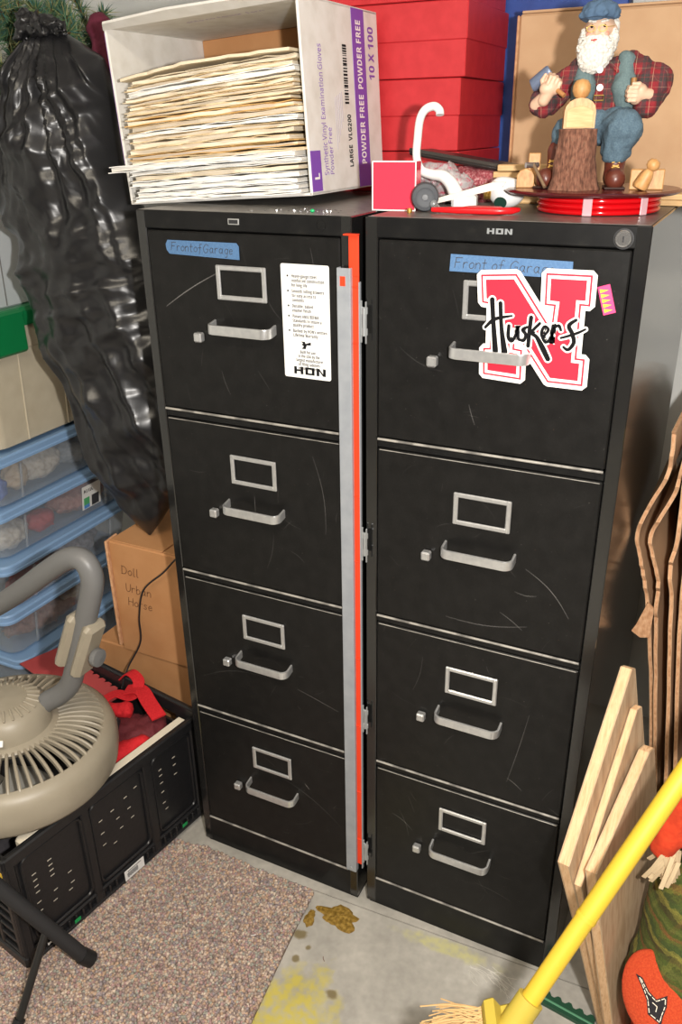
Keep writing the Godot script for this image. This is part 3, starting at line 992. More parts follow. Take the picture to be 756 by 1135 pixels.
	ch.box(Vector3(0.0110, 1.2985, 0.0080), Vector3(0.0210, 0.0022, 0.0110), 0.0008)
	for yy in [1.228, 1.148, 0.905, 0.79, 0.60, 0.455, 0.30, 0.18]:
		ch.box(Vector3(0.0155, yy, 0.0056), Vector3(0.0090, 0.0016, 0.0022), 0.0004)
	var oc := obj("orange_strip", ch.mesh(30), M.orange, lb)
	oc.set_meta("label", "bright orange steel strip")
	obj("edge_strip", MB.new().box(Vector3(0.0212, 0.670, 0.0030), Vector3(0.0018, 1.13, 0.0060), 0.0005).mesh(30), M.steel_bar, lb)
	for yy in [1.180, 0.824, 0.474, 0.152]:
		var hg := MB.new()
		hg.box(Vector3(0.0240, yy, 0.0045), Vector3(0.0030, 0.060, 0.0035), 0.0007)
		hg.box(Vector3(0.0295, yy + 0.016, 0.0045), Vector3(0.0090, 0.010, 0.0035), 0.0007)
		hg.box(Vector3(0.0295, yy - 0.014, 0.0045), Vector3(0.0090, 0.010, 0.0035), 0.0007)
		hg.box(Vector3(0.0320, yy - 0.001, 0.0055), Vector3(0.0022, 0.060, 0.0035), 0.0007)
		hg.lathe([Vector2(0.0024, -0.02), Vector2(0.0024, 0.02)], 10, Transform3D(Basis.IDENTITY, Vector3(0.0285, yy, 0.0050)))
		obj("hinge", hg.mesh(30), M.zinc, lb).set_meta("label", "bright zinc hinge clip")
	# tapes with handwriting
	var tp := thing("masking_tape", "blue masking tape with inked words above white information sticker", "tape", Vector3(-0.260, 1.2675, 0.0022), Vector3(0, 0, -0.6))
	obj("strip", MB.new().extrude([Vector2(-0.066, 0.004), Vector2(-0.062, 0.0105), Vector2(0.063, 0.0118), Vector2(0.067, 0.007), Vector2(0.067, -0.0120), Vector2(-0.060, -0.0100), Vector2(-0.065, -0.004)], -0.0006, 0.0003).mesh(20), M.tape, tp)
	obj("handwriting", handwrite("FrontofGarage", 0.0118, 0.0009, Transform3D(Basis.IDENTITY, Vector3(-0.056, -0.0045, 0.0005))).mesh(20), M.ink_soft, tp)
	tp = thing("masking_tape", "blue masking tape with inked words partly behind red letter magnet", "tape", Vector3(0.2150, 1.2655, -0.0026), Vector3(0, 0, -0.5))
	obj("strip", MB.new().extrude([Vector2(-0.080, 0.0120), Vector2(0.080, 0.0115), Vector2(0.081, -0.0095), Vector2(-0.081, -0.0100)], -0.0006, 0.0003).mesh(20), M.tape, tp)
	obj("handwriting", handwrite("Front of Garage", 0.0128, 0.0009, Transform3D(Basis.IDENTITY, Vector3(-0.074, -0.0050, 0.0005))).mesh(20), M.ink_soft, tp)
	# information sticker
	var s := thing("information_sticker", "tall white printed sticker with bullet points on black drawer", "sticker", Vector3(-0.0835, 1.1700, 0.0022))
	obj("paper", MB.new().extrude(rrect(0.0790, 0.1680, 0.003), -0.0006, 0.0003).mesh(20), M.sticker, s)
	var rows := [["Heavy-gauge steel,", 0.067], ["reinforced construction", 0.0605], ["for long life", 0.054], ["Smooth rolling drawers", 0.0455], ["for easy access to", 0.039], ["contents", 0.0325], ["Durable, baked", 0.024], ["enamel finish", 0.0175], ["Passes ANSI/BIFMA", 0.009], ["Standards to insure a", 0.0025], ["quality product", -0.004], ["Backed by HON's written", -0.0125], ["Lifetime Warranty", -0.019]]
	for r in rows:
		text("printed_line", r[0], M.ink, s, 0.0066, Transform3D(Basis.IDENTITY, Vector3(-0.0225, r[1], 0.0004)), true, false, 0.0002, 0.72)
	for yy in [0.067, 0.0455, 0.024, 0.009, -0.0125]:
		obj("bullet", MB.new().extrude(rrect(0.0026, 0.0026, 0.0004, 2), 0, 0.0002).mesh(), M.ink, s, Vector3(-0.0285, yy, 0.0003))
	obj("eagle_mark", MB.new().extrude([Vector2(-0.008, 0.006), Vector2(-0.001, 0.006), Vector2(0.0, 0.003), Vector2(0.009, 0.006), Vector2(0.009, 0.001), Vector2(0.002, 0.001), Vector2(0.0, -0.005), Vector2(-0.007, -0.005), Vector2(-0.003, -0.001), Vector2(-0.007, 0.0015), Vector2(-0.004, 0.0035)], 0, 0.0002).mesh(20), M.ink, s, Vector3(-0.002, -0.034, 0.0003))
	var yv := -0.0440
	for r in [["Built for use", -0.012], ["in the USA by the", -0.0155], ["largest manufacturer", -0.019], ["of filing cabinets", -0.015], ["in North America", -0.0155]]:
		text("printed_line", r[0], M.ink, s, 0.0064, Transform3D(Basis.IDENTITY, Vector3(r[1], yv, 0.0004)), true, false, 0.0002, 0.70)
		yv -= 0.0062
	obj("maker_name", maker_mark(0.054, 0.0115, 0.0003), M.ink, s, Vector3(0.004, -0.0725, 0.0004))
	# red letter magnet
	var mg := thing("letter_magnet", "large red and white letter N magnet with black script", "magnet", Vector3(0.2485, 1.1860, 0.0072), Vector3.ZERO)
	var fx := func(u: float, v: float) -> Vector2: return Vector2(0.15209 + 0.0002929 * u + 0.00002405 * v - 0.2485, 1.28114 + 0.0000248 * u - 0.00029024 * v - 1.1860)
	var raw := [[90, 95], [250, 97], [400, 338], [412, 238], [372, 233], [378, 97], [573, 112], [565, 242], [527, 238], [512, 466], [548, 470], [540, 592], [385, 578], [243, 352], [236, 425], [272, 432], [265, 570], [88, 547], [92, 424], [122, 424], [132, 226], [92, 218]]
	var P := PackedVector2Array()
	for q in raw:
		P.append(fx.call(q[0], q[1]))
	if Geometry2D.is_polygon_clockwise(P):
		P.reverse()
	var backing := Geometry2D.offset_polygon(P, 0.0056, Geometry2D.JOIN_ROUND)
	var zz := 0.0
	var stepz := 0
	for layer in [["white_backing", backing, M.white_print], ["red_outline", [P], M.red_print], ["white_line", Geometry2D.offset_polygon(P, -0.0024, Geometry2D.JOIN_MITER), M.white_print], ["red_fill", Geometry2D.offset_polygon(P, -0.0064, Geometry2D.JOIN_MITER), M.red_print]]:
		for pl in layer[1]:
			if not Geometry2D.is_polygon_clockwise(pl):
				obj(layer[0], MB.new().extrude(Array(pl), zz - (0.0010 if stepz == 0 else 0.0001), zz + 0.0002).mesh(20), layer[2], mg)
		zz += 0.00025
		stepz += 1
	var sc := [
		[[140, 205, 20], [143, 300, 19], [150, 436, 24]],
		[[177, 222, 17], [180, 330, 17], [192, 440, 26]],
		[[106, 328, 12], [150, 292, 15], [228, 278, 8]],
		[[214, 322, 14], [211, 372, 16], [228, 390, 14], [250, 350, 12], [254, 322, 14], [256, 378, 14], [272, 386, 10]],
		[[296, 328, 11], [276, 340, 14], [290, 362, 14], [280, 388, 13], [262, 384, 10]],
		[[314, 286, 17], [306, 350, 16], [300, 412, 16]],
		[[352, 312, 12], [316, 352, 13], [338, 372, 16], [364, 420, 22], [388, 470, 20]],
		[[372, 366, 10], [390, 340, 12], [372, 326, 12], [360, 358, 13], [378, 396, 12], [402, 372, 9]],
		[[410, 322, 13], [406, 360, 14], [402, 402, 15], [412, 340, 10], [434, 322, 13], [444, 342, 10]],
		[[508, 298, 12], [478, 322, 16], [492, 356, 17], [500, 396, 16], [476, 428, 13], [456, 416, 10]],
		[[444, 376, 9], [480, 366, 11], [520, 352, 11], [548, 338, 8]],
	]
	for pas in [[15.0, M.white_print, 0.0013, "script_halo"], [0.0, M.ink, 0.0016, "script_lettering"]]:
		var st := []
		for l in sc:
			var line := []
			for q in l:
				var w2: Vector2 = fx.call(q[0], q[1])
				line.append(Vector3(w2.x, w2.y, (q[2] * 1.12 + pas[0]) * 0.000292))
			st.append(spline(line, 5))
		obj(pas[3], MB.new().strokes(st, Transform3D(Basis.IDENTITY, Vector3(0, 0, pas[2])), 10).mesh(20), pas[1], mg)
	# small pink wrapper stuck beside it
	var gw := thing("foil_wrapper", "small pink and yellow wrapper strip stuck beside letter magnet", "wrapper", Vector3(0.3405, 1.2325, -0.003), Vector3(0, 0, 18))
	obj("strip", MB.new().box(Vector3(0, 0, 0), Vector3(0.0155, 0.0360, 0.0012), 0.0004).mesh(), M.pink, gw)
	var zig := MB.new()
	for k in 5:
		zig.extrude([Vector2(-0.0055, -0.015 + k * 0.0062), Vector2(0.005, -0.0135 + k * 0.0062), Vector2(-0.0055, -0.0100 + k * 0.0062)], 0.0005, 0.0008)
	obj("zigzag_print", zig.mesh(20), M.yellow_print, gw)

# a thin slab of paper, bowed a little, with an uneven front edge
func slab(w: float, d: float, h: float, seed_: int, bow: float, ragged: float, n: int = 18) -> MB:
	var nz := fnl(9.0, seed_, 3)
	var mb := MB.new()
	for i in n + 1:
		var u := float(i) / n
		var x := (u - 0.5) * w
		var zf := d / 2 + nz.get_noise_1d(x * 3.0) * ragged
		var y := bow * sin(u * PI) + nz.get_noise_1d(x * 1.4 + 7.0) * ragged * 0.35
		mb.p(Vector3(x, y, zf)); mb.p(Vector3(x, y + h, zf + nz.get_noise_1d(x * 5.0 + 30.0) * ragged * 0.4))
		mb.p(Vector3(x, y + h, -d / 2)); mb.p(Vector3(x, y, -d / 2))
	for i in n:
		var a := i * 4
		var b := a + 4
		mb.quad(a, b, b + 1, a + 1)
		mb.quad(a + 1, b + 1, b + 2, a + 2)
		mb.quad(a + 2, b + 2, b + 3, a + 3)
		mb.quad(a + 3, b + 3, b, a)
	mb.quad(0, 1, 2, 3)
	var e := n * 4
	mb.quad(e + 3, e + 2, e + 1, e)
	return mb

func make_carton_and_papers() -> void:
	var roll := 3.4
	var c := thing("glove_carton", "white glove carton with purple stripe lying open on its side, full of papers", "carton", Vector3(-0.379, 1.3222, -0.255), Vector3(0, 0, roll))
	var x0 := -0.105
	var x1 := 0.2485
	var hh := 0.268
	var dd := 0.274
	var t := 0.0045
	var cx := (x0 + x1) / 2
	obj("bottom_panel", MB.new().box(Vector3(cx, t / 2, 0), Vector3(x1 - x0, t, dd), 0.001).mesh(), M.carton_white, c)
	obj("top_panel", MB.new().box(Vector3(cx, hh - t / 2, 0), Vector3(x1 - x0, t, dd), 0.001).mesh(), M.carton_white, c)
	obj("side_panel", MB.new().box(Vector3(x0 + t / 2, hh / 2, 0), Vector3(t, hh - t * 2, dd), 0.001).mesh(), M.carton_white, c)
	var rp := obj("side_panel", MB.new().box(Vector3(x1 - t / 2, hh / 2, 0), Vector3(t, hh - t * 2 + 0.008, dd), 0.0012).mesh(), M.carton_white, c)
	rp.set_meta("label", "printed side panel with purple stripe")
	obj("back_panel", MB.new().box(Vector3(cx, hh / 2, -dd / 2 + t / 2), Vector3(x1 - x0 - t * 2, hh - t * 2, t), 0.0).mesh(), M.kraft, c)
	for k in 2:
		obj("flap", MB.new().box(Vector3(cx, hh / 2 + (k - 0.5) * 0.131, -dd / 2 + t * 1.6), Vector3(x1 - x0 - t * 2.4, 0.127, t * 0.9), 0.001).mesh(), M.kraft, c)
	# short torn flap at the top front edge
	obj("front_flap", MB.new().extrude([Vector2(x0, 0.0), Vector2(x0 + 0.012, 0.016), Vector2(x0 + 0.14, 0.024), Vector2(x1 - 0.04, 0.020), Vector2(x1, 0.0)], 0, 0.004, Transform3D(Basis(Vector3.RIGHT, 1.15), Vector3(0, hh - 0.004, dd / 2))).mesh(20), M.carton_white, c)
	obj("purple_edge", MB.new().box(Vector3(x0 - 0.0003, hh * 0.60, dd / 2 - 0.006), Vector3(0.0006, hh * 0.72, 0.010)).mesh(), M.purple, c)
	# handwriting under the top panel
	obj("handwriting", handwrite("ento no tensor fern", 0.012, 0.0009, Transform3D(Basis(Vector3.RIGHT, Vector3(0, 0, -1), Vector3(0, 1, 0)) * Basis.from_scale(Vector3(1, -1, 1)), Vector3(cx - 0.06, hh - t - 0.0004, 0.07))).mesh(20), M.purple_dim, c)
	# print on the right side: text reads upwards, its top towards the front
	var B := Basis(Vector3.UP, Vector3(0, 0, 1), Vector3.RIGHT)
	var xs := x1 + 0.0003
	var front := dd / 2
	obj("purple_stripe", MB.new().box(Vector3(xs, hh / 2, front - 0.196), Vector3(0.0005, hh - 0.004, 0.047)).mesh(), M.purple, rp)
	obj("purple_square", MB.new().box(Vector3(xs, 0.034, front - 0.019), Vector3(0.0005, 0.058, 0.033)).mesh(), M.purple, rp)
	text("printed_letter", "L", M.white_print, rp, 0.022, Transform3D(B, Vector3(xs + 0.0004, 0.020, front - 0.020)), true)
	text("printed_words", "Synthetic Vinyl Examination Gloves", M.purple_dim, rp, 0.0188, Transform3D(B, Vector3(xs, 0.026, front - 0.054)), false, false, 0.0003, 0.62)
	text("printed_words", "Powder Free", M.purple_dim, rp, 0.017, Transform3D(B, Vector3(xs, 0.026, front - 0.073)), false, false, 0.0003, 0.72)
	text("printed_words", "LARGE  VLG200", M.ink, rp, 0.018, Transform3D(B, Vector3(xs, 0.034, front - 0.146)), true, false, 0.0003, 0.62)
	text("printed_words", "POWDER FREE", M.white_print, rp, 0.025, Transform3D(B, Vector3(xs + 0.0003, 0.036, front - 0.196)), true, false, 0.0003, 0.64)
	text("printed_words", "POWDER FREE", M.white_print, rp, 0.025, Transform3D(B, Vector3(xs + 0.0003, 0.150, front - 0.196)), true, false, 0.0003, 0.60)
	text("printed_words", "10 X 100", M.purple, rp, 0.030, Transform3D(B, Vector3(xs, 0.165, front - 0.244)), true, false, 0.0003, 0.68)
	var bars := MB.new()
	var yb := 0.130
	while yb < 0.212:
		var hb := rng.randf_range(0.0008, 0.0034)
		bars.box(Vector3(xs, yb, front - 0.141), Vector3(0.0004, hb, 0.014))
		yb += hb + rng.randf_range(0.0008, 0.0026)
	obj("barcode", bars.mesh(20), M.ink, rp)
	var sm := MB.new()
	for k in 5:
		sm.box(Vector3(xs, 0.10 + k * 0.006, front - 0.098 - k * 0.006), Vector3(0.0003, 0.075 - k * 0.008, 0.0016))
	obj("small_print", sm.mesh(20), mat(rgb(196, 188, 200), 0.7), rp)
	# folders and papers lying in the carton
	var Bx := Basis(Vector3(0, 0, 1), deg_to_rad(roll))
	var org := Vector3(-0.379, 1.3222, -0.255)
	var y := t + 0.0005
	var kinds := ["w", "w", "w", "w", "p", "w", "s", "m", "g", "m", "p", "m", "w", "m", "g", "m", "p", "m", "m", "p", "w", "m", "p", "t"]
	var nth := ["bottommost", "second", "third", "fourth", "fifth", "sixth", "seventh", "eighth", "ninth", "tenth", "eleventh", "twelfth", "thirteenth", "fourteenth", "fifteenth", "sixteenth", "seventeenth", "eighteenth", "nineteenth", "twentieth", "twenty-first", "twenty-second", "twenty-third", "topmost"]
	var i := 0
	for kd in kinds:
		var th := 0.0070 + rng.randf_range(-0.0012, 0.0018)
		var f := float(i) / kinds.size()
		var w := 0.302 + rng.randf_range(-0.018, 0.006)
		var d := 0.268 + rng.randf_range(-0.010, 0.012)
		var px := 0.0800 + rng.randf_range(-0.006, 0.002)
		var pz := 0.042 - f * 0.022 + rng.randf_range(-0.010, 0.010)
		if kd == "s":
			w = 0.330; px = 0.060; pz += 0.012; th = 0.0085
		if kd == "t":
			w = 0.296; px = 0.078; th = 0.004
		var tilt := deg_to_rad(f * 3.2 + rng.randf_range(-0.25, 0.25))
		var Xl := Transform3D(Basis(Vector3.UP, deg_to_rad(5.0 + rng.randf_range(-1.5, 1.5))) * Basis(Vector3(0, 0, 1), tilt), Vector3(px, y + 0.5 * w * sin(tilt) * 0.9, pz))
		var Xw := Transform3D(Bx, org) * Xl
		var node: Node3D
		var cover: Material = {"m": M.manila, "g": M.manila_gold, "p": M.manila_pale, "w": M.paper, "s": M.paper, "t": M.manila_pale}[kd]
		var nm: String = {"m": "manila_folder", "g": "manila_folder", "p": "manila_folder", "w": "paper_bundle", "s": "paper_bundle", "t": "large_envelope"}[kd]
		var lab: String = {"m": "tan manila folder, %s layer up of papers in the glove carton" % nth[i], "g": "golden yellow folder, %s layer up of papers in the glove carton" % nth[i], "p": "pale cream folder, %s layer up of papers in the glove carton" % nth[i], "w": "white paper bundle, %s layer up of papers in the glove carton" % nth[i], "s": "white paper bundle poking furthest out of the glove carton", "t": "creased buff envelope topmost of the papers in glove carton"}[kd]
		node = thing(nm, lab, "folder" if nm == "manila_folder" else ("envelope" if kd == "t" else "papers"), Vector3.ZERO, Vector3.ZERO, "papers in the glove carton")
		node.transform = Xw
		var sd := 700 + i * 3
		if kd == "t":
			obj("envelope_body", slab(w, d, th, sd, 0.006, 0.007).mesh(30), cover, node)
		else:
			obj("bottom_cover", slab(w, d, 0.0013, sd, 0.001, 0.006).mesh(30), cover, node)
			obj("sheaf", slab(w - 0.004, d - 0.008, th - 0.0026, sd + 1, 0.001, 0.006).mesh(30), M.sheets if kd in ["w", "s"] else M.sheets_warm, node, Vector3(0, 0.001, -0.002))
			obj("top_cover", slab(w - rng.randf_range(0, 0.01), d - rng.randf_range(0.0, 0.012), 0.0013, sd + 2, 0.001, 0.009).mesh(30), cover, node, Vector3(0, th - 0.001, 0))
			if kd in ["m", "g", "p"]:
				obj("tab", MB.new().box(Vector3((i % 3 - 1) * 0.08, th - 0.0004, d / 2 + 0.001), Vector3(0.075, 0.0008, 0.014), 0.0003).mesh(), cover, node)
		y += th + 0.0006
		i += 1
	# spilled pins and glitter in front of the carton
	var sp := MB.new()
	for k in 70:
		var q := Vector3(-0.10 + rng.randfn(0, 0.028), 1.3222, -0.045 + rng.randfn(0, 0.014))
		if q.z > -0.012 or q.x > -0.02: continue
		sp.box(q, Vector3(0.0022, 0.0012, 0.0016), 0.0, Basis(Vector3.UP, rng.randf() * TAU))
	var gl := obj("scattered_pins", sp.mesh(20), M.chrome)
	tag(gl, "scattered tiny metal pins lying in front of the glove carton", "pins", "", "stuff")
	var bead := obj("green_bead", blob([[Vector3.ZERO, Vector3(0.0035, 0.0025, 0.003)]], 0.0008, 0.0).mesh(180), mat(rgb(30, 180, 110), 0.3), null, Vector3(-0.085, 1.3240, -0.030))
	tag(bead, "tiny bright green bead among pins on left cabinet", "bead")

func make_top_back() -> void:
	# red storage boxes stacked behind the carton
	var ys := [[1.3215, 1.3895], [1.3905, 1.5040], [1.5050, 1.6185], [1.6195, 1.733]]
	var labs := ["red lidded box, lowest of its stack behind the glove carton", "red lidded box, second from bottom of its stack", "red lidded box, third from bottom of its stack", "red lidded box topmost of its stack"]
	for k in ys.size():
		var y0: float = ys[k][0]
		var h: float = ys[k][1] - y0
		var b := thing("red_box", labs[k], "box", Vector3(-0.152 + [0.0, 0.0, 0.004, -0.002][k], y0, -0.545), Vector3(0, [0.0, -0.6, 0.8, 0.0][k], 0), "red boxes stacked behind the carton")
		obj("tray", MB.new().box(Vector3(0, h * 0.5 - 0.001, 0), Vector3(0.296, h - 0.003, 0.244), 0.0012).mesh(), M.red_box, b)
		obj("lid", MB.new().box(Vector3(0, h - h * 0.255, 0), Vector3(0.3, h * 0.51, 0.248), 0.0016).mesh(), M.red_box, b)
	var bp := thing("blue_board", "tall blue board standing between red boxes and cardboard carton", "board", Vector3(0.045, 1.3215, -0.6855), Vector3(0, 0, 0))
	obj("panel", MB.new().box(Vector3(0, 0.24, 0), Vector3(0.34, 0.48, 0.022), 0.003).mesh(), M.blue_panel, bp)
	obj("shadow_band", MB.new().box(Vector3(0.171, 0.24, 0), Vector3(0.004, 0.48, 0.024), 0.001).mesh(), mat(rgb(24, 40, 84), 0.5), bp)  # darker blue strip: the carton's shadow put into the colour
	# big carton behind the figurine
	var cb := thing("cardboard_carton", "large plain cardboard carton standing behind the bearded figurine", "carton", Vector3(0.332, 1.3215, -0.585), Vector3(0, 0, 0))
	obj("body", MB.new().box(Vector3(0, 0.1385, 0), Vector3(0.528, 0.277, 0.17), 0.004).mesh(), M.kraft_pale, cb)
	for k in 2:
		obj("top_flap", MB.new().box(Vector3((k - 0.5) * 0.262, 0.2795, 0), Vector3(0.258, 0.004, 0.168), 0.001).mesh(), M.kraft_pale, cb)
	obj("corner_fold", MB.new().box(Vector3(-0.2655, 0.139, 0.083), Vector3(0.004, 0.272, 0.006), 0.0015).mesh(), M.kraft_edge, cb)

func loft(loops: Array, cap_lo := true, cap_hi := true) -> MB:
	var mb := MB.new()
	var n: int = loops[0].size()
	for l in loops:
		for q in l:
			mb.p(q)
	for i in loops.size() - 1:
		for j in n:
			var j2 := (j + 1) % n
			mb.quad(i * n + j, i * n + j2, (i + 1) * n + j2, (i + 1) * n + j)
	if cap_lo:
		var c := Vector3.ZERO
		for q in loops[0]: c += q
		var ci := mb.p(c / n)
		for j in n: mb.tri(ci, (j + 1) % n, j)
	if cap_hi:
		var c := Vector3.ZERO
		for q in loops[loops.size() - 1]: c += q
		var ci := mb.p(c / n)
		var o := (loops.size() - 1) * n
		for j in n: mb.tri(ci, o + j, o + (j + 1) % n)
	return mb

func ring(w: float, d: float, r: float, y: float, n: int = 5) -> Array:
	var out := []
	for q in rrect(w, d, r, n):
		out.append(Vector3(q.x, y, -q.y))
	return out

func make_left_stack() -> void:
	# six clear totes with blue lids, stacked; long sides face the cabinets
	var pitch := 0.1283
	var W := 0.31
	var D := 0.47
	var rank := ["lowest", "second from bottom", "third from bottom", "fourth from bottom", "fifth from bottom", "topmost"]
	var lidm := loft([ring(W, D, 0.03, 0.102), ring(W, D, 0.03, 0.122), ring(W - 0.006, D - 0.006, 0.028, 0.126), ring(W - 0.030, D - 0.030, 0.02, 0.126), ring(W - 0.036, D - 0.036, 0.018, 0.121)]).mesh(30)
	var lipm := loft([ring(W + 0.006, D + 0.006, 0.032, 0.1035), ring(W + 0.006, D + 0.006, 0.032, 0.1085), ring(W, D, 0.03, 0.111)], false, false).mesh(30)
	var bodym := loft([ring(W - 0.055, D - 0.055, 0.03, 0.0), ring(W - 0.050, D - 0.050, 0.03, 0.004), ring(W - 0.022, D - 0.022, 0.03, 0.098), ring(W - 0.012, D - 0.012, 0.03, 0.101)], true, false).mesh(30)
	var hold := [[-0.10, 0.03], [-0.06, 0.03]]
	for k in 6:
		var y := pitch * k
		var t := thing("storage_tote", "clear plastic tote with pale blue lid, %s of its stack" % rank[k], "tote", Vector3(-1.108 + [0, 0.004, -0.003, 0.002, -0.002, 0.0][k], y, -0.315 + [0.0, 0.004, 0.012, 0.0, -0.010, -0.02][k]), Vector3(0, [0, 0.5, -0.8, 0.6, -0.5, 0.3][k], 0), "clear totes stacked on the left")
		obj("tub", bodym, M.clear, t)
		obj("lid", lidm, M.lid_blue, t)
		obj("lid_rim", lipm, M.lid_blue, t)
		# ribs on the long side
		for z in [-0.14, 0.14]:
			obj("rib", MB.new().box(Vector3(0.142, 0.05, z), Vector3(0.004, 0.09, 0.006), 0.001, Basis(Vector3(0, 0, 1), -0.14)).mesh(), M.clear, t)
		if k == 4:
			var lb := obj("paper_label", MB.new().box(Vector3(0.1440, 0.055, -0.085), Vector3(0.0008, 0.066, 0.068), 0.0, Basis(Vector3(0, 0, 1), -0.14)).mesh(), M.sticker, t)
			text("printed_word", "ATTIC", M.ink, lb, 0.017, Transform3D(Basis(Vector3(0, 0, -1), Vector3.UP, Vector3.RIGHT), Vector3(0.1475, 0.075, -0.056)), true, false, 0.0003, 0.75)
			obj("green_block", MB.new().box(Vector3(0.1437, 0.044, -0.066), Vector3(0.0008, 0.022, 0.020), 0.0, Basis(Vector3(0, 0, 1), -0.14)).mesh(), mat(rgb(90, 180, 120), 0.6), lb)
			obj("blue_block", MB.new().box(Vector3(0.1420, 0.030, -0.066), Vector3(0.0008, 0.010, 0.020), 0.0, Basis(Vector3(0, 0, 1), -0.14)).mesh(), mat(rgb(90, 150, 220), 0.6), lb)
			obj("dark_block", MB.new().box(Vector3(0.1431, 0.040, -0.098), Vector3(0.0008, 0.030, 0.026), 0.0, Basis(Vector3(0, 0, 1), -0.14)).mesh(), M.ink_soft, lb)
	# things inside the totes that show through the plastic
	var stuff := [
		[5, "blue_ornament", "shiny blue ornament bunch inside topmost tote", "ornament", rgb(40, 92, 190), Vector3(0.10, 0.034, 0.175), Vector3(0.03, 0.032, 0.04)],
		[5, "tissue_wad", "crumpled white tissue inside topmost tote", "tissue", rgb(214, 204, 190), Vector3(0.09, 0.045, 0.02), Vector3(0.04, 0.038, 0.07)],
		[5, "glitter_spray", "sparkling beige spray inside topmost tote beside blue ornaments", "ornament", rgb(206, 182, 150), Vector3(0.10, 0.045, 0.10), Vector3(0.03, 0.036, 0.03)],
		[5, "grey_cloth", "folded grey cloth at back end of topmost tote", "cloth", rgb(150, 156, 162), Vector3(0.08, 0.036, -0.13), Vector3(0.05, 0.034, 0.08)],
		[4, "red_ribbon", "red ribbon bundle inside fifth tote from bottom", "ribbon", rgb(186, 50, 58), Vector3(0.10, 0.034, 0.05), Vector3(0.03, 0.026, 0.04)],
		[4, "white_garland", "pale garland heap inside fifth tote from bottom", "garland", rgb(206, 200, 190), Vector3(0.09, 0.036, 0.15), Vector3(0.04, 0.034, 0.06)],
		[4, "rose_cloth", "dusty rose cloth at back of fifth tote from bottom", "cloth", rgb(184, 130, 120), Vector3(0.08, 0.036, -0.10), Vector3(0.05, 0.034, 0.09)],
		[3, "red_garland", "red and white garland inside fourth tote from bottom", "garland", rgb(190, 66, 72), Vector3(0.10, 0.03, 0.12), Vector3(0.03, 0.026, 0.07)],
		[3, "grey_bundle", "greyish bundle inside fourth tote from bottom", "bundle", rgb(140, 140, 150), Vector3(0.08, 0.040, -0.03), Vector3(0.05, 0.037, 0.11)],
		[2, "patterned_cloth", "patterned dark cloth inside third tote from bottom", "cloth", rgb(150, 108, 92), Vector3(0.08, 0.040, 0.05), Vector3(0.05, 0.037, 0.15)],
		[2, "pale_paper", "pale crumpled paper inside third tote from bottom", "paper", rgb(206, 196, 178), Vector3(0.11, 0.055, 0.0), Vector3(0.02, 0.03, 0.05)],
	]
	var sd := 900
	for q in stuff:
		sd += 1
		var n := fnl(45.0, sd, 3)
		var base: Color = q[4]
		var m := tmat(ntex(0.05, sd, [[0.0, base.darkened(0.25)], [0.5, base], [1.0, base.lightened(0.3)]], 128, 3), Vector3.ONE * 12, 0.6)
		var o := obj(q[1], blob([[Vector3.ZERO, q[6]]], 0.007, 0.0, n, 0.010).mesh(180), m, null, Vector3(-1.108, pitch * q[0] + 0.004, -0.315) + q[5])
		tag(o, q[2], q[3])
	# beige tote with green lid on top
	var y1 := pitch * 6 + 0.001
	var g := thing("lidded_tote", "beige plastic tote with deep green lid on the clear totes", "tote", Vector3(-1.115, y1, -0.345))
	var W2 := 0.34
	var D2 := 0.44
	obj("tub", loft([ring(W2 - 0.07, D2 - 0.07, 0.03, 0.0), ring(W2 - 0.05, D2 - 0.05, 0.03, 0.006), ring(W2 - 0.02, D2 - 0.02, 0.03, 0.27)]).mesh(30), M.beige, g)
	for z in [-0.03, 0.10]:
		obj("rib", MB.new().box(Vector3(0.1525, 0.13, z), Vector3(0.004, 0.25, 0.004), 0.0012, Basis(Vector3(0, 0, 1), -0.052)).mesh(), M.beige, g)
	obj("band", loft([ring(W2 - 0.030, D2 - 0.030, 0.03, 0.214), ring(W2 - 0.022, D2 - 0.022, 0.03, 0.220), ring(W2 - 0.020, D2 - 0.020, 0.03, 0.27)], false, false).mesh(30), M.beige, g)
	obj("lid", loft([ring(W2, D2, 0.03, 0.270), ring(W2 + 0.004, D2 + 0.004, 0.032, 0.302), ring(W2 - 0.006, D2 - 0.006, 0.03, 0.310), ring(W2 - 0.05, D2 - 0.05, 0.02, 0.310), ring(W2 - 0.06, D2 - 0.06, 0.02, 0.304)]).mesh(30), M.green, g)
	var lt := obj("latch", MB.new().box(Vector3(0.172, 0.262, 0.145), Vector3(0.016, 0.094, 0.125), 0.006).mesh(), M.green, g)
	lt.set_meta("label", "green clip-down latch")
	# pale grey bin above, its seam visible
	var y2 := y1 + 0.3045
	var b := thing("grey_bin", "pale grey plastic bin standing on the green tote lid", "bin", Vector3(-1.130, y2, -0.355))
	obj("tub", loft([ring(0.27, 0.36, 0.02, 0.0), ring(0.278, 0.368, 0.02, 0.004), ring(0.296, 0.386, 0.02, 0.33)], true, true).mesh(30), M.grey_bin, b)
	obj("seam", MB.new().box(Vector3(0.1425, 0.165, 0.085), Vector3(0.003, 0.32, 0.004), 0.0008, Basis(Vector3(0, 0, 1), -0.026)).mesh(), M.tube_grey, b)
	obj("rim", loft([ring(0.306, 0.396, 0.022, 0.318), ring(0.310, 0.400, 0.022, 0.336), ring(0.30, 0.39, 0.02, 0.340)]).mesh(30), M.grey_bin, b)
	# artificial tree lying on the bin
	var ty := y2 + 0.340
	var tr := thing("artificial_tree", "green artificial pine branches lying on the pale grey bin", "artificial tree", Vector3(-0.885, ty, -0.41))
	var needles := MB.new()
	var cols := [Color(0.05, 0.13, 0.07), Color(0.09, 0.20, 0.11), Color(0.05, 0.16, 0.14), Color(0.16, 0.22, 0.09), Color(0.30, 0.30, 0.14)]
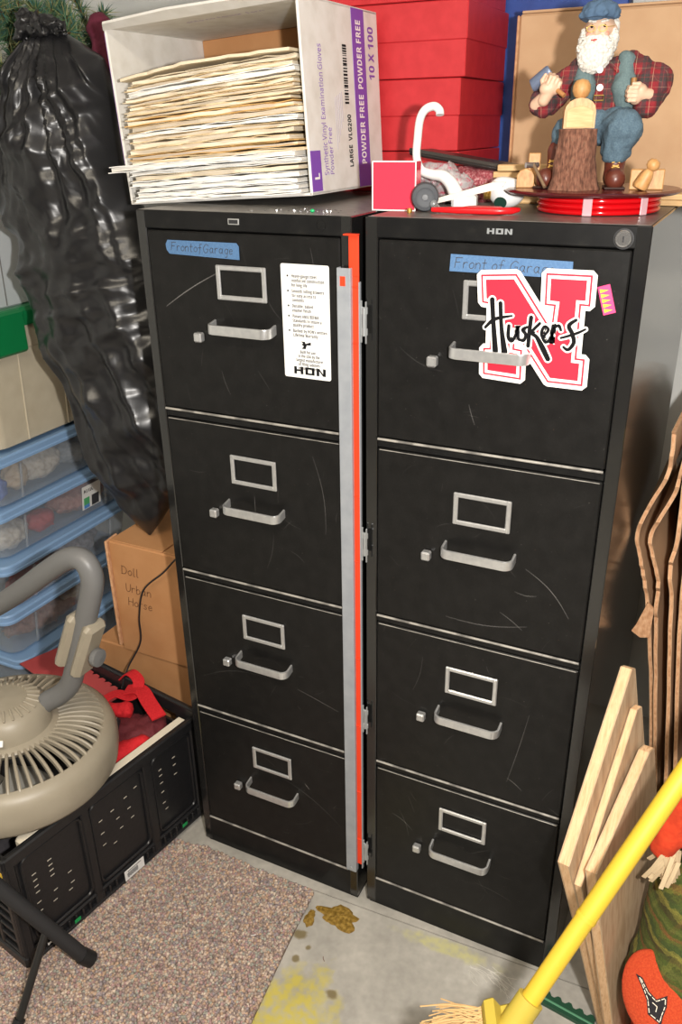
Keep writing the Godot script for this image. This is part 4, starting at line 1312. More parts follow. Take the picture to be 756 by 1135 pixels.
	for k in 85:
		var a := Vector3(rng.randf_range(-0.10, 0.085), rng.randf_range(0.01, 0.19), rng.randf_range(-0.06, 0.13))
		var e := a + Vector3(rng.randf_range(-0.03, 0.07), rng.randf_range(0.03, 0.10), rng.randf_range(0.0, 0.08))
		var mid := (a + e) * 0.5 + Vector3(0, 0.01, 0)
		var pts := spline([a, mid, e], 6)
		obj("branch", MB.new().tube(pts, 0.003, 6).mesh(), mat(rgb(96, 70, 44), 0.8), tr)
		for i in 190:
			var s := rng.randf()
			var q: Vector3 = a.lerp(e, s) + Vector3(0, 0.01 * sin(s * PI), 0)
			var dir := ((e - a).normalized() * 0.7 + Vector3(rng.randfn(0, 0.6), rng.randfn(0, 0.6), rng.randfn(0, 0.6))).normalized()
			var l := rng.randf_range(0.018, 0.040)
			var sd2 := dir.cross(Vector3(0.3, 0.8, 0.5)).normalized() * 0.0017
			var up2 := dir.cross(sd2).normalized() * 0.0008
			var o := needles.v.size()
			for w in [q + sd2, q - sd2 + up2, q - sd2 - up2, q + dir * l]:
				needles.p(w)
			needles.tri(o, o + 1, o + 3); needles.tri(o + 1, o + 2, o + 3); needles.tri(o + 2, o, o + 3)
			var cc: Color = cols[rng.randi() % cols.size()]
			for w in 4: needles.col.append(cc)
	var nm := mat(Color.WHITE, 0.7)
	nm.vertex_color_use_as_albedo = true
	var nd := obj("needles", needles.mesh(20), nm, tr)
	nd.set_meta("kind", "stuff")
	var dry := MB.new()
	for k in 60:
		var a := Vector3(rng.randf_range(-0.10, 0.06), rng.randf_range(0.0, 0.05), 0.12 + rng.randf_range(0.0, 0.05))
		dry.tube([a, a + Vector3(rng.randfn(0, 0.03), rng.randf_range(0.0, 0.025), rng.randfn(0.01, 0.02))], 0.0013, 5)
	obj("dry_twigs", dry.mesh(), mat(rgb(166, 104, 48), 0.8), tr).set_meta("kind", "stuff")

func make_bag() -> void:
	var bl := [[-0.709, 1.596], [-0.750, 1.573], [-0.801, 1.510], [-0.850, 1.410], [-0.873, 1.346], [-0.866, 1.287], [-0.838, 1.242], [-0.850, 1.192], [-0.832, 1.121], [-0.801, 1.011], [-0.775, 0.955], [-0.760, 0.867], [-0.720, 0.779], [-0.674, 0.679], [-0.612, 0.618]]
	var br := [[-0.673, 1.596], [-0.630, 1.574], [-0.590, 1.549], [-0.576, 1.482], [-0.572, 1.372], [-0.530, 1.295], [-0.490, 1.192], [-0.470, 1.020], [-0.475, 0.869], [-0.500, 0.760], [-0.548, 0.690], [-0.606, 0.618]]
	var look := func(tab: Array, y: float) -> float:
		for i in tab.size() - 1:
			if y <= tab[i][1] and y >= tab[i + 1][1]:
				return lerp(float(tab[i][0]), float(tab[i + 1][0]), (tab[i][1] - y) / (tab[i][1] - tab[i + 1][1]))
		return tab[tab.size() - 1][0] if y < tab[0][1] else tab[0][0]
	var nz := fnl(3.5, 71, 2)
	var rd := FastNoiseLite.new()
	rd.noise_type = FastNoiseLite.TYPE_SIMPLEX_SMOOTH
	rd.fractal_type = FastNoiseLite.FRACTAL_RIDGED
	rd.fractal_octaves = 2
	rd.frequency = 1.0
	rd.seed = 72
	var bag := thing("garbage_bag", "large shiny black plastic garbage bag tapering to a point beside cabinet", "garbage bag", Vector3(0, 0, 0))
	var f := func(u: float, v: float) -> Vector3:
		var y: float = lerp(1.594, 0.6185, v)
		var l: float = look.call(bl, y)
		var r: float = look.call(br, y)
		var a := u * TAU                      # round the bag: front is a in 0..PI
		var cx := (l + r) * 0.5
		var hw := (r - l) * 0.5
		var x := cx - cos(a) * hw
		var th: float = clamp(hw * 0.62, 0.004, 0.082) * (1.0 - 0.25 * v)
		var z := -0.205 + sin(a) * th
		# folds: fan out from the knot on top, run across lower down
		var fan := atan2(x + 0.69, 1.66 - y)
		var fold: float = rd.get_noise_2d(fan * 4.5, y * 1.2) * clamp(1.1 - v * 1.8, 0.0, 1.0)
		var crossf: float = rd.get_noise_2d(x * 1.6 + y * 0.8, y * 4.2 - x * 1.6) * clamp((v - 0.2) * 5.0, 0.0, 1.0) * clamp((0.95 - v) * 1.7, 0.0, 1.0)
		var sd: float = x * 0.92 + y * 0.387
		var al: float = y * 0.92 - x * 0.387
		var streak: float = rd.get_noise_2d(sd * 7.0, al * 1.1 + 9.0) * clamp((v - 0.36) * 3.0, 0.0, 1.0) * clamp((1.0 - v) * 3.5, 0.0, 1.0)
		var bandk: float = 0.25 + 1.1 * exp(-pow((y - 1.16) / 0.11, 2.0)) + 0.9 * exp(-pow((y - 1.44) / 0.07, 2.0))
		var amp: float = 0.020 * min(1.0, hw / 0.1)
		var fr: float = clamp(sin(a) + 0.35, 0.0, 1.0)
		z += (fold * 1.0 + crossf * 0.7 + nz.get_noise_2d(x * 2.0, y * 2.0) * 0.9 + rd.get_noise_2d(x * 3.0 + y * 3.0 + 20.0, y * 11.0 - x * 5.0) * 0.42 * bandk + streak * 0.95 + rd.get_noise_2d(x * 9.0 + 3.0, y * 8.0) * 0.16) * amp * fr
		x += nz.get_noise_2d(y * 2.0, x) * 0.006
		return Vector3(x, y, z)
	var mb := MB.new().grid(150, 230, f, true, true)
	var c0 := mb.p(Vector3(-0.691, 1.596, -0.205))
	var c1 := mb.p(Vector3(-0.609, 0.6165, -0.205))
	var last := 229 * 150
	for i in 150:
		mb.tri(c0, i, (i + 1) % 150)
		mb.tri(c1, last + (i + 1) % 150, last + i)
	obj("bag_skin", mb.mesh(180), M.bag, bag)
	# knotted neck
	var kn := blob([[Vector3(-0.705, 1.600, -0.19), Vector3(0.034, 0.018, 0.026)], [Vector3(-0.675, 1.594, -0.185), Vector3(0.030, 0.012, 0.020)], [Vector3(-0.725, 1.612, -0.185), Vector3(-0.735, 1.585, -0.17), 0.014, 0.010]], 0.004, 0.012, fnl(60.0, 73, 3), 0.012)
	obj("knot", kn.mesh(180), M.bag, bag)
	# burgundy cloth behind
	var cl := obj("burgundy_cloth", blob([[Vector3(-0.665, 1.620, -0.30), Vector3(-0.640, 1.50, -0.30), 0.012, 0.045], [Vector3(-0.655, 1.60, -0.30), Vector3(-0.605, 1.54, -0.29), 0.02, 0.03]], 0.006, 0.02, fnl(30.0, 74, 2), 0.008).mesh(180), tmat(ntex(0.06, 75, [[0.0, rgb(84, 22, 42)], [1.0, rgb(110, 34, 58)]], 128), Vector3.ONE * 10, 0.85))
	tag(cl, "folded burgundy cloth sticking up behind the black garbage bag", "cloth")
	# cardboard boxes left of the cabinet
	var lo := thing("cardboard_box", "lower brown cardboard box behind the crate, under the lettered box", "box", Vector3(-0.598, 0, -0.345))
	obj("body", MB.new().box(Vector3(0, 0.161, 0), Vector3(0.36, 0.322, 0.36), 0.003).mesh(), M.kraft, lo)
	obj("tape_seam", MB.new().box(Vector3(0, 0.3228, 0), Vector3(0.355, 0.0008, 0.05)).mesh(), M.kraft_edge, lo)
	var up := thing("cardboard_box", "brown cardboard box with handwritten words leaning against black cabinet", "box", Vector3(-0.540, 0.324, -0.325))
	obj("body", MB.new().box(Vector3(0, 0.1425, 0), Vector3(0.297, 0.285, 0.34), 0.003).mesh(), M.kraft, up)
	var fl := obj("flap", MB.new().box(Vector3(-0.152, 0.150, 0.155), Vector3(0.006, 0.272, 0.045), 0.0015, Basis(Vector3.UP, 0.12) * Basis(Vector3(0, 0, 1), 0.0)).mesh(), M.kraft_edge, up)
	obj("top_flap", MB.new().box(Vector3(-0.072, 0.2872, 0), Vector3(0.142, 0.0035, 0.336), 0.001).mesh(), M.kraft, up)
	obj("top_flap", MB.new().box(Vector3(0.075, 0.2872, 0), Vector3(0.144, 0.0035, 0.336), 0.001).mesh(), M.kraft, up)
	for q in [["Doll", 0.222, -0.120], ["Urban", 0.178, -0.114], ["Horse", 0.142, -0.112]]:
		obj("handwriting", handwrite(q[0], 0.020, 0.0019, Transform3D(Basis.IDENTITY, Vector3(q[2], q[1] - 0.012, 0.1706))).mesh(20), mat(rgb(116, 78, 50), 0.8), up)
	var pc := obj("paper_scrap", MB.new().box(Vector3.ZERO, Vector3(0.055, 0.0008, 0.05), 0.0002).mesh(), M.paper, null, Vector3(-0.465, 0.6140, -0.31), Vector3(0, 24, 0))
	tag(pc, "white paper scrap on top of the lettered cardboard box", "paper")
	# black cord hanging from behind the cabinet into the crate
	var cd := obj("hanging_cable", MB.new().tube(spline([Vector3(-0.384, 0.645, -0.135), Vector3(-0.468, 0.631, -0.135), Vector3(-0.528, 0.574, -0.138), Vector3(-0.590, 0.515, -0.140), Vector3(-0.614, 0.440, -0.141), Vector3(-0.621, 0.370, -0.141), Vector3(-0.648, 0.306, -0.118), Vector3(-0.630, 0.285, -0.07)], 8), 0.0021, 7).mesh(), M.wire)
	tag(cd, "thin black cord curving over the cardboard box into the crate", "cord")

# plate in the xy plane (0..w, 0..h), thickness t along z, with rectangular holes [x0, y0, x1, y1]
func holed(w: float, h: float, t: float, holes: Array, X: Transform3D, mb: MB) -> void:
	var xs := [0.0, w]
	var ys := [0.0, h]
	for q in holes:
		for e in [q[0], q[2]]:
			if not xs.has(e): xs.append(e)
		for e in [q[1], q[3]]:
			if not ys.has(e): ys.append(e)
	xs.sort()
	ys.sort()
	var solid := func(i: int, j: int) -> bool:
		if i < 0 or j < 0 or i >= xs.size() - 1 or j >= ys.size() - 1: return false
		var cx: float = (xs[i] + xs[i + 1]) / 2
		var cy: float = (ys[j] + ys[j + 1]) / 2
		for q in holes:
			if cx > q[0] and cx < q[2] and cy > q[1] and cy < q[3]: return false
		return true
	for i in xs.size() - 1:
		for j in ys.size() - 1:
			if not solid.call(i, j): continue
			var a: float = xs[i]
			var b: float = xs[i + 1]
			var c: float = ys[j]
			var d: float = ys[j + 1]
			var o := mb.v.size()
			for q in [Vector3(a, c, 0), Vector3(b, c, 0), Vector3(b, d, 0), Vector3(a, d, 0), Vector3(a, c, -t), Vector3(b, c, -t), Vector3(b, d, -t), Vector3(a, d, -t)]:
				mb.p(X * q)
			mb.quad(o, o + 1, o + 2, o + 3)
			mb.quad(o + 5, o + 4, o + 7, o + 6)
			if not solid.call(i - 1, j): mb.quad(o + 4, o, o + 3, o + 7)
			if not solid.call(i + 1, j): mb.quad(o + 1, o + 5, o + 6, o + 2)
			if not solid.call(i, j - 1): mb.quad(o + 4, o + 5, o + 1, o)
			if not solid.call(i, j + 1): mb.quad(o + 3, o + 2, o + 6, o + 7)

func make_crate_and_fan() -> void:
	var cr := thing("plastic_crate", "long black plastic crate with slotted panels standing on carpet", "crate", Vector3(-0.638, 0.011, 0.142), Vector3(0, -9, 0))
	var W := 0.36
	var L := 0.48
	var H := 0.272
	# long side facing the carpet: u runs from the near end to the far end
	var slots := []
	var pat := [
		[0.030, 0.165, [[0.02, 0.15], [0.02, 0.135], [0.02, 0.12], [0.02, 0.105], [0.055, 0.155], [0.055, 0.142], [0.055, 0.129], [0.055, 0.116], [0.018, 0.08], [0.055, 0.078], [0.018, 0.058], [0.05, 0.055], [0.09, 0.092], [0.092, 0.064], [0.085, 0.05], [0.016, 0.036]]],
		[0.185, 0.320, [[0.02, 0.15], [0.05, 0.153], [0.085, 0.16], [0.112, 0.166], [0.02, 0.118], [0.06, 0.125], [0.09, 0.128], [0.02, 0.088], [0.065, 0.096], [0.095, 0.1], [0.045, 0.072]]],
		[0.345, 0.455, [[0.02, 0.16], [0.02, 0.145], [0.02, 0.125], [0.02, 0.1], [0.06, 0.165], [0.06, 0.145], [0.06, 0.12], [0.02, 0.07], [0.025, 0.05]]],
	]
	for g in pat:
		for q in g[2]:
			var sx: float = g[0] + q[0]
			var sy: float = 0.035 + q[1]
			slots.append([sx, sy, sx + 0.0100, sy + 0.0050])
	var ms := MB.new()
	# local frame of the long panel: x -> along -z (near to far), y up, outward +x
	var X := Transform3D(Basis(Vector3(0, 0, -1), Vector3.UP, Vector3.RIGHT), Vector3(W / 2 - 0.008, 0, L / 2))
	holed(L, H, 0.0022, slots, X, ms)
	obj("side_panel", ms.mesh(20), M.crate, cr)
	var ribs := MB.new()
	var bars := [[0.0, 0.022], [0.165, 0.020], [0.322, 0.022], [0.458, 0.022]]
	for b in bars:
		ribs.box(X * Vector3(b[0] + b[1] / 2, H / 2, 0.003), Vector3(0.008, H - 0.004, b[1]), 0.003)
	ribs.box(X * Vector3(L / 2, H - 0.013, 0.004), Vector3(0.012, 0.026, L), 0.003)
	ribs.box(X * Vector3(L / 2, 0.030, 0.003), Vector3(0.008, 0.008, L), 0.003)
	obj("outer_frame", ribs.mesh(30), M.crate, cr)
	# raised rounded borders round the three panels
	for g in pat:
		var w: float = g[1] - g[0]
		var pts := []
		for q in rrect(w - 0.004, 0.198, 0.014, 4):
			pts.append(X * Vector3(g[0] + w / 2 + q.x, 0.142 + q.y, 0.0035))
		obj("panel_border", MB.new().tube(pts, 0.0032, 6, false, true).mesh(), M.crate, cr)
	# bottom rail with notches
	var rail := MB.new()
	rail.box(X * Vector3(L / 2, 0.004, 0.004), Vector3(0.010, 0.008, L), 0.002)
	var k := 0.03
	while k < 0.46:
		if not (k > 0.22 and k < 0.30):
			rail.box(X * Vector3(k, 0.017, 0.004), Vector3(0.009, 0.020, 0.005), 0.0015)
		k += 0.017
	obj("bottom_rail", rail.mesh(30), M.crate, cr)
	var lb := obj("paper_label", MB.new().box(X * Vector3(0.262, 0.017, 0.0095), Vector3(0.0008, 0.026, 0.052)).mesh(), M.sticker, cr)
	var bc := MB.new()
	for i in 16:
		bc.box(X * Vector3(0.243 + i * 0.0018, 0.016, 0.0101), Vector3(0.0004, 0.010 + (i % 3) * 0.002, 0.0009))
	for i in 3:
		bc.box(X * Vector3(0.262, 0.0255 - i * 0.0, 0.0101), Vector3(0.0004, 0.0012, 0.036))
	obj("label_print", bc.mesh(20), M.ink_soft, lb)
	for q in [[0.115, 0.014], [0.41, 0.016]]:
		obj("green_mark", MB.new().box(X * Vector3(q[0], q[1], 0.0092), Vector3(0.0008, 0.008, 0.014)).mesh(), mat(rgb(24, 150, 80), 0.6), cr)
	for q in [0.075, 0.052]:
		obj("white_mark", MB.new().box(X * Vector3(q, 0.018, 0.0092), Vector3(0.0008, 0.0045, 0.013)).mesh(), M.sticker, cr)
	# far end with hand hole
	var Xf := Transform3D(Basis(Vector3(-1, 0, 0), Vector3.UP, Vector3(0, 0, -1)), Vector3(W / 2, 0, -L / 2 + 0.004))
	var mf := MB.new()
	holed(W, H + 0.014, 0.006, [[0.055, 0.232, 0.135, 0.258], [0.02, 0.06, 0.034, 0.075], [0.05, 0.06, 0.064, 0.075], [0.30, 0.21, 0.31, 0.22], [0.03, 0.19, 0.04, 0.2], [0.05, 0.18, 0.06, 0.19]], Xf, mf)
	mf.box(Vector3(0, H + 0.013, -L / 2 + 0.002), Vector3(W, 0.008, 0.012), 0.003)
	obj("end_panel", mf.mesh(20), M.crate, cr)
	# near end with ribs
	var Xn := Transform3D(Basis.IDENTITY, Vector3(-W / 2, 0, L / 2 - 0.006))
	var mn := MB.new()
	holed(W, H, 0.004, [[0.12, 0.225, 0.24, 0.252]], Xn, mn)
	for i in 7:
		mn.box(Xn * Vector3(0.015 + i * 0.055, H / 2, 0.003), Vector3(0.012, H - 0.004, 0.007), 0.002)
	for i in 9:
		mn.box(Xn * Vector3(W - 0.040, 0.03 + i * 0.026, 0.003), Vector3(0.05, 0.006, 0.006), 0.0015)
	mn.box(Xn * Vector3(W / 2, H - 0.012, 0.004), Vector3(W, 0.024, 0.010), 0.003)
	mn.box(Xn * Vector3(W / 2, 0.012, 0.004), Vector3(W, 0.024, 0.010), 0.003)
	obj("end_panel", mn.mesh(20), M.crate, cr)
	obj("yellow_mark", MB.new().box(Xn * Vector3(W - 0.006, H - 0.03, 0.0105), Vector3(0.006, 0.010, 0.0008)).mesh(), M.yellow_print, cr)
	obj("side_panel", MB.new().box(Vector3(-W / 2 + 0.006, H / 2, 0), Vector3(0.006, H, L - 0.012), 0.001).mesh(), M.crate, cr)
	obj("crate_floor", MB.new().box(Vector3(0, 0.006, 0), Vector3(W - 0.02, 0.006, L - 0.02), 0.001).mesh(), M.crate, cr)
	# contents; crate-local helper
	var XC := cr.transform
	var B := XC.basis
	var wb := obj("foam_board", MB.new().box(Vector3.ZERO, Vector3(0.026, 0.255, 0.415), 0.005).mesh(), mat(rgb(226, 216, 196), 0.7), null, XC * Vector3(W / 2 - 0.0240, 0.1405, -0.015), Vector3(0, -9, 0))
	tag(wb, "cream white foam board standing on edge along inside of black crate", "board")
	# padding fills the crate below
	var pad := obj("grey_blanket", blob([[Vector3(0, 0, 0), Vector3(0.135, 0.085, 0.19)]], 0.012, 0.0, fnl(18.0, 81, 3), 0.02).mesh(180), tmat(ntex(0.05, 82, [[0.0, rgb(52, 50, 54)], [1.0, rgb(78, 74, 76)]], 128), Vector3.ONE * 8, 0.9), null, XC * Vector3(-0.022, 0.110, -0.01), Vector3(0, -9, 0))
	tag(pad, "dark grey blanket stuffed inside the black crate", "blanket")
	var rb := thing("red_cloth", "bright red looped cloth lying on top inside the black crate", "cloth")
	var strap := func(pts: Array, wd: float) -> Mesh:
		return MB.new().sweep(spline(pts, 8), rrect(wd, 0.004, 0.0015, 2), Vector3.UP).mesh(40)
	obj("loop", strap.call([Vector3(-0.655, 0.285, -0.105), Vector3(-0.625, 0.312, -0.100), Vector3(-0.590, 0.306, -0.085), Vector3(-0.588, 0.287, -0.055), Vector3(-0.628, 0.286, -0.050), Vector3(-0.650, 0.274, -0.030)], 0.026), M.red_cloth, rb)
	obj("loop", strap.call([Vector3(-0.610, 0.294, -0.062), Vector3(-0.575, 0.300, -0.070), Vector3(-0.535, 0.290, -0.050), Vector3(-0.495, 0.279, -0.030)], 0.034), M.red_cloth, rb)
	obj("fold", blob([[Vector3(-0.636, 0.262, -0.02), Vector3(-0.585, 0.270, -0.028), 0.014, 0.018], [Vector3(-0.535, 0.235, 0.07), Vector3(-0.502, 0.250, 0.020), 0.026, 0.016], [Vector3(-0.56, 0.225, 0.10), Vector3(-0.54, 0.23, 0.06), 0.026, 0.024]], 0.006, 0.012, fnl(50.0, 83, 2), 0.006).mesh(180), M.red_cloth, rb)
	var ns := obj("mesh_bag", blob([[Vector3(-0.555, 0.232, -0.005), Vector3(0.060, 0.030, 0.055)], [Vector3(-0.520, 0.240, -0.03), Vector3(0.030, 0.025, 0.045)]], 0.006, 0.015, fnl(40.0, 84, 3), 0.008).mesh(180), M.mesh_cloth)
	tag(ns, "dark red netted bag under the looped red cloth in crate", "bag")
	var ad := thing("power_adapter", "small black power adapter block beside the fan in crate", "adapter", Vector3(-0.583, 0.262, 0.036), Vector3(8, 28, -16))
	obj("block", MB.new().box(Vector3.ZERO, Vector3(0.042, 0.030, 0.060), 0.004).mesh(), mat(rgb(36, 40, 46), 0.3), ad)
	obj("seam", MB.new().box(Vector3(0.012, 0.0152, 0), Vector3(0.0012, 0.001, 0.056), 0.0003).mesh(), M.zinc, ad)
	# translucent red scalloped tray
	var sc := []
	sc.append(Vector2(-0.17, -0.06))
	sc.append(Vector2(0.10, -0.06))
	for i in 12:
		sc.append(Vector2(0.108 - i * 0.022, 0.022))
		sc.append(Vector2(0.104 - i * 0.022, 0.030))
		sc.append(Vector2(0.094 - i * 0.022, 0.030))
	var rt := obj("scalloped_tray", MB.new().extrude(sc, 0, 0.003, Transform3D(Basis(Vector3.RIGHT, -PI / 2), Vector3.ZERO)).mesh(20), mat(rgb(176, 72, 72), 0.4), null, Vector3(-0.745, 0.268, -0.075), Vector3(4, -12, -4))
	tag(rt, "dull red plastic strip with notched edge behind fan in crate", "tray")
	# fan lying face up on the crate
	var fan := thing("floor_fan", "round tan floor fan lying face up on black crate", "fan", Vector3(-0.655, 0.2975, 0.226), Vector3(-2, 0, -2))
	var band := [Vector2(0.175, -0.010), Vector2(0.196, -0.004), Vector2(0.203, 0.006), Vector2(0.206, 0.030), Vector2(0.205, 0.055), Vector2(0.200, 0.070), Vector2(0.190, 0.080), Vector2(0.180, 0.083), Vector2(0.176, 0.080), Vector2(0.178, 0.070), Vector2(0.184, 0.05), Vector2(0.186, 0.01), Vector2(0.175, -0.010)]
	obj("housing_ring", MB.new().lathe(band, 72, Transform3D.IDENTITY, false, false).mesh(45), M.tan_plastic, fan)
	obj("base_pan", MB.new().lathe([Vector2(0.0, -0.012), Vector2(0.18, -0.012), Vector2(0.182, -0.006), Vector2(0.0, -0.006)], 48, Transform3D.IDENTITY, false, false).mesh(30), M.rubber, fan)
	for i in 5:
		var a := TAU * i / 5 + 0.3
		var bl := MB.new().grid(8, 6, func(u: float, v: float) -> Vector3:
			var r: float = lerp(0.045, 0.165, u)
			var w: float = a + (v - 0.5) * 0.95 + u * 0.35
			return Vector3(cos(w) * r, 0.022 + (v - 0.5) * 0.032, sin(w) * r))
		obj("blade", bl.mesh(180), mat(rgb(150, 148, 142), 0.5), fan)
	# curved radial slats of the grille
	var sp := []
	for q in [[0.090, 0.096], [0.118, 0.0985], [0.150, 0.0945], [0.172, 0.085], [0.181, 0.076]]:
		sp.append(Vector3(q[0], q[1], 0))
	var slat := MB.new().sweep(spline(sp, 3), rrect(0.0058, 0.011, 0.0018, 1), Vector3.UP).mesh(40)
	for i in 58:
		obj("grille_slat", slat, M.tan_plastic, fan, Vector3.ZERO, Vector3(0, 360.0 * i / 58, 0))
	obj("hub_ring", MB.new().lathe([Vector2(0.082, 0.080), Vector2(0.096, 0.088), Vector2(0.100, 0.097), Vector2(0.096, 0.102), Vector2(0.084, 0.106)], 60, Transform3D.IDENTITY, false, false).mesh(45), M.tan_plastic, fan)
	var cap := obj("motor_cap", MB.new().lathe([Vector2(0.087, 0.090), Vector2(0.085, 0.118), Vector2(0.078, 0.140), Vector2(0.064, 0.152), Vector2(0.046, 0.156), Vector2(0.0, 0.158)], 60, Transform3D.IDENTITY, false, false).mesh(45), M.tan_plastic, fan)
	for i in 26:
		obj("vent_rib", MB.new().box(Vector3(0.056, 0.1545, 0), Vector3(0.026, 0.006, 0.0042), 0.0012, Basis(Vector3(0, 0, 1), -0.32)).mesh(), M.tan_plastic, cap, Vector3.ZERO, Vector3(0, 360.0 * i / 26, 0))
	obj("badge", MB.new().box(Vector3(0.052, 0.1215, 0.074), Vector3(0.030, 0.012, 0.004), 0.001, Basis(Vector3.UP, 0.62) * Basis(Vector3.RIGHT, -0.75)).mesh(), M.white_paint, fan)
	# bail handle
	var hp := [Vector3(-0.610, 0.405, 0.190), Vector3(-0.592, 0.430, 0.172), Vector3(-0.565, 0.448, 0.160), Vector3(-0.537, 0.480, 0.152), Vector3(-0.512, 0.540, 0.150), Vector3(-0.482, 0.615, 0.150), Vector3(-0.450, 0.695, 0.150), Vector3(-0.441, 0.735, 0.150), Vector3(-0.455, 0.762, 0.150), Vector3(-0.490, 0.757, 0.150), Vector3(-0.545, 0.720, 0.150), Vector3(-0.620, 0.663, 0.150), Vector3(-0.700, 0.607, 0.150), Vector3(-0.790, 0.552, 0.150), Vector3(-0.830, 0.515, 0.155), Vector3(-0.815, 0.468, 0.165), Vector3(-0.770, 0.430, 0.185), Vector3(-0.72, 0.405, 0.2)]
	var inv := fan.transform.affine_inverse()
	var hl := []
	for q in hp: hl.append(inv * q)
	var tb := obj("carry_handle", MB.new().tube(spline(hl, 5), 0.0200, 14).mesh(60), M.tube_grey, fan)
	tb.set_meta("label", "grey foam-covered tube handle")
	var d := (Vector3(-0.462, 0.665, 0.150) - Vector3(-0.526, 0.505, 0.150)).normalized()
	var sd := Vector3(d.y, -d.x, 0)
	for s in [-1, 1]:
		var m0: Vector3 = inv * (Vector3(-0.495, 0.583, 0.152) + sd * s * 0.0185)
		obj("handle_grip", MB.new().box(m0, Vector3(0.024, 0.130, 0.050), 0.008, Basis(Vector3(0, 0, 1), -atan2(d.x, d.y))).mesh(), M.tan_plastic, tb)
	obj("grip_knob", MB.new().lathe([Vector2(0.016, 0), Vector2(0.018, 0.004), Vector2(0.017, 0.012), Vector2(0.0, 0.014)], 20, Transform3D(Basis(Vector3(0, 0, 1), -PI / 2), inv * Vector3(-0.466, 0.560, 0.150))).mesh(), M.tube_grey, tb)
	# black folding stand at the near corner
	var sdn := thing("folding_stand", "black tubular folding stand leg in front of black crate", "stand")
	obj("leg_tube", MB.new().tube([Vector3(-0.404, 0.0250, 0.352), Vector3(-0.444, 0.134, 0.390), Vector3(-0.487, 0.250, 0.430), Vector3(-0.530, 0.366, 0.470)], 0.0135, 14).mesh(60), M.rubber, sdn)
	obj("end_cap", MB.new().tube([Vector3(-0.3985, 0.0195, 0.3465), Vector3(-0.4095, 0.0400, 0.3575)], 0.0148, 14).mesh(60), mat(rgb(30, 30, 31), 0.5), sdn)
	obj("strut", MB.new().tube([Vector3(-0.443, 0.124, 0.396), Vector3(-0.436, 0.070, 0.450), Vector3(-0.430, 0.018, 0.500)], 0.0072, 10).mesh(60), M.steel_bar if false else mat(rgb(46, 45, 44), 0.3, 0.3), sdn)
	obj("foot", MB.new().tube([Vector3(-0.430, 0.026, 0.493), Vector3(-0.431, 0.013, 0.505)], 0.010, 12).mesh(60), mat(rgb(30, 30, 31), 0.5), sdn)

func board(pts: Array, a: float, th: float) -> Array:
	# outline points (y, z) on the leaning plane x = a - 0.103 y - 0.23 z; returns [edge mesh, face mesh]
	var n := Vector3(1, 0.103, 0.23).normalized()
	var ez := (Vector3(-0.23, 0, 1) - n * Vector3(-0.23, 0, 1).dot(n)).normalized()
	var ey := ez.cross(n).normalized() * -1.0
	if ey.y < 0: ey = -ey
	var o := Vector3(a, 0, 0)
	var poly := []
	for q in pts:
		var w := Vector3(a - 0.103 * q[0] - 0.23 * q[1], q[0], q[1]) - o
		poly.append(Vector2(w.dot(ez), w.dot(ey)))
	var nn := ez.cross(ey)
	var X := Transform3D(Basis(ez, ey, nn), o)
	return [poly, X, nn.dot(n)]

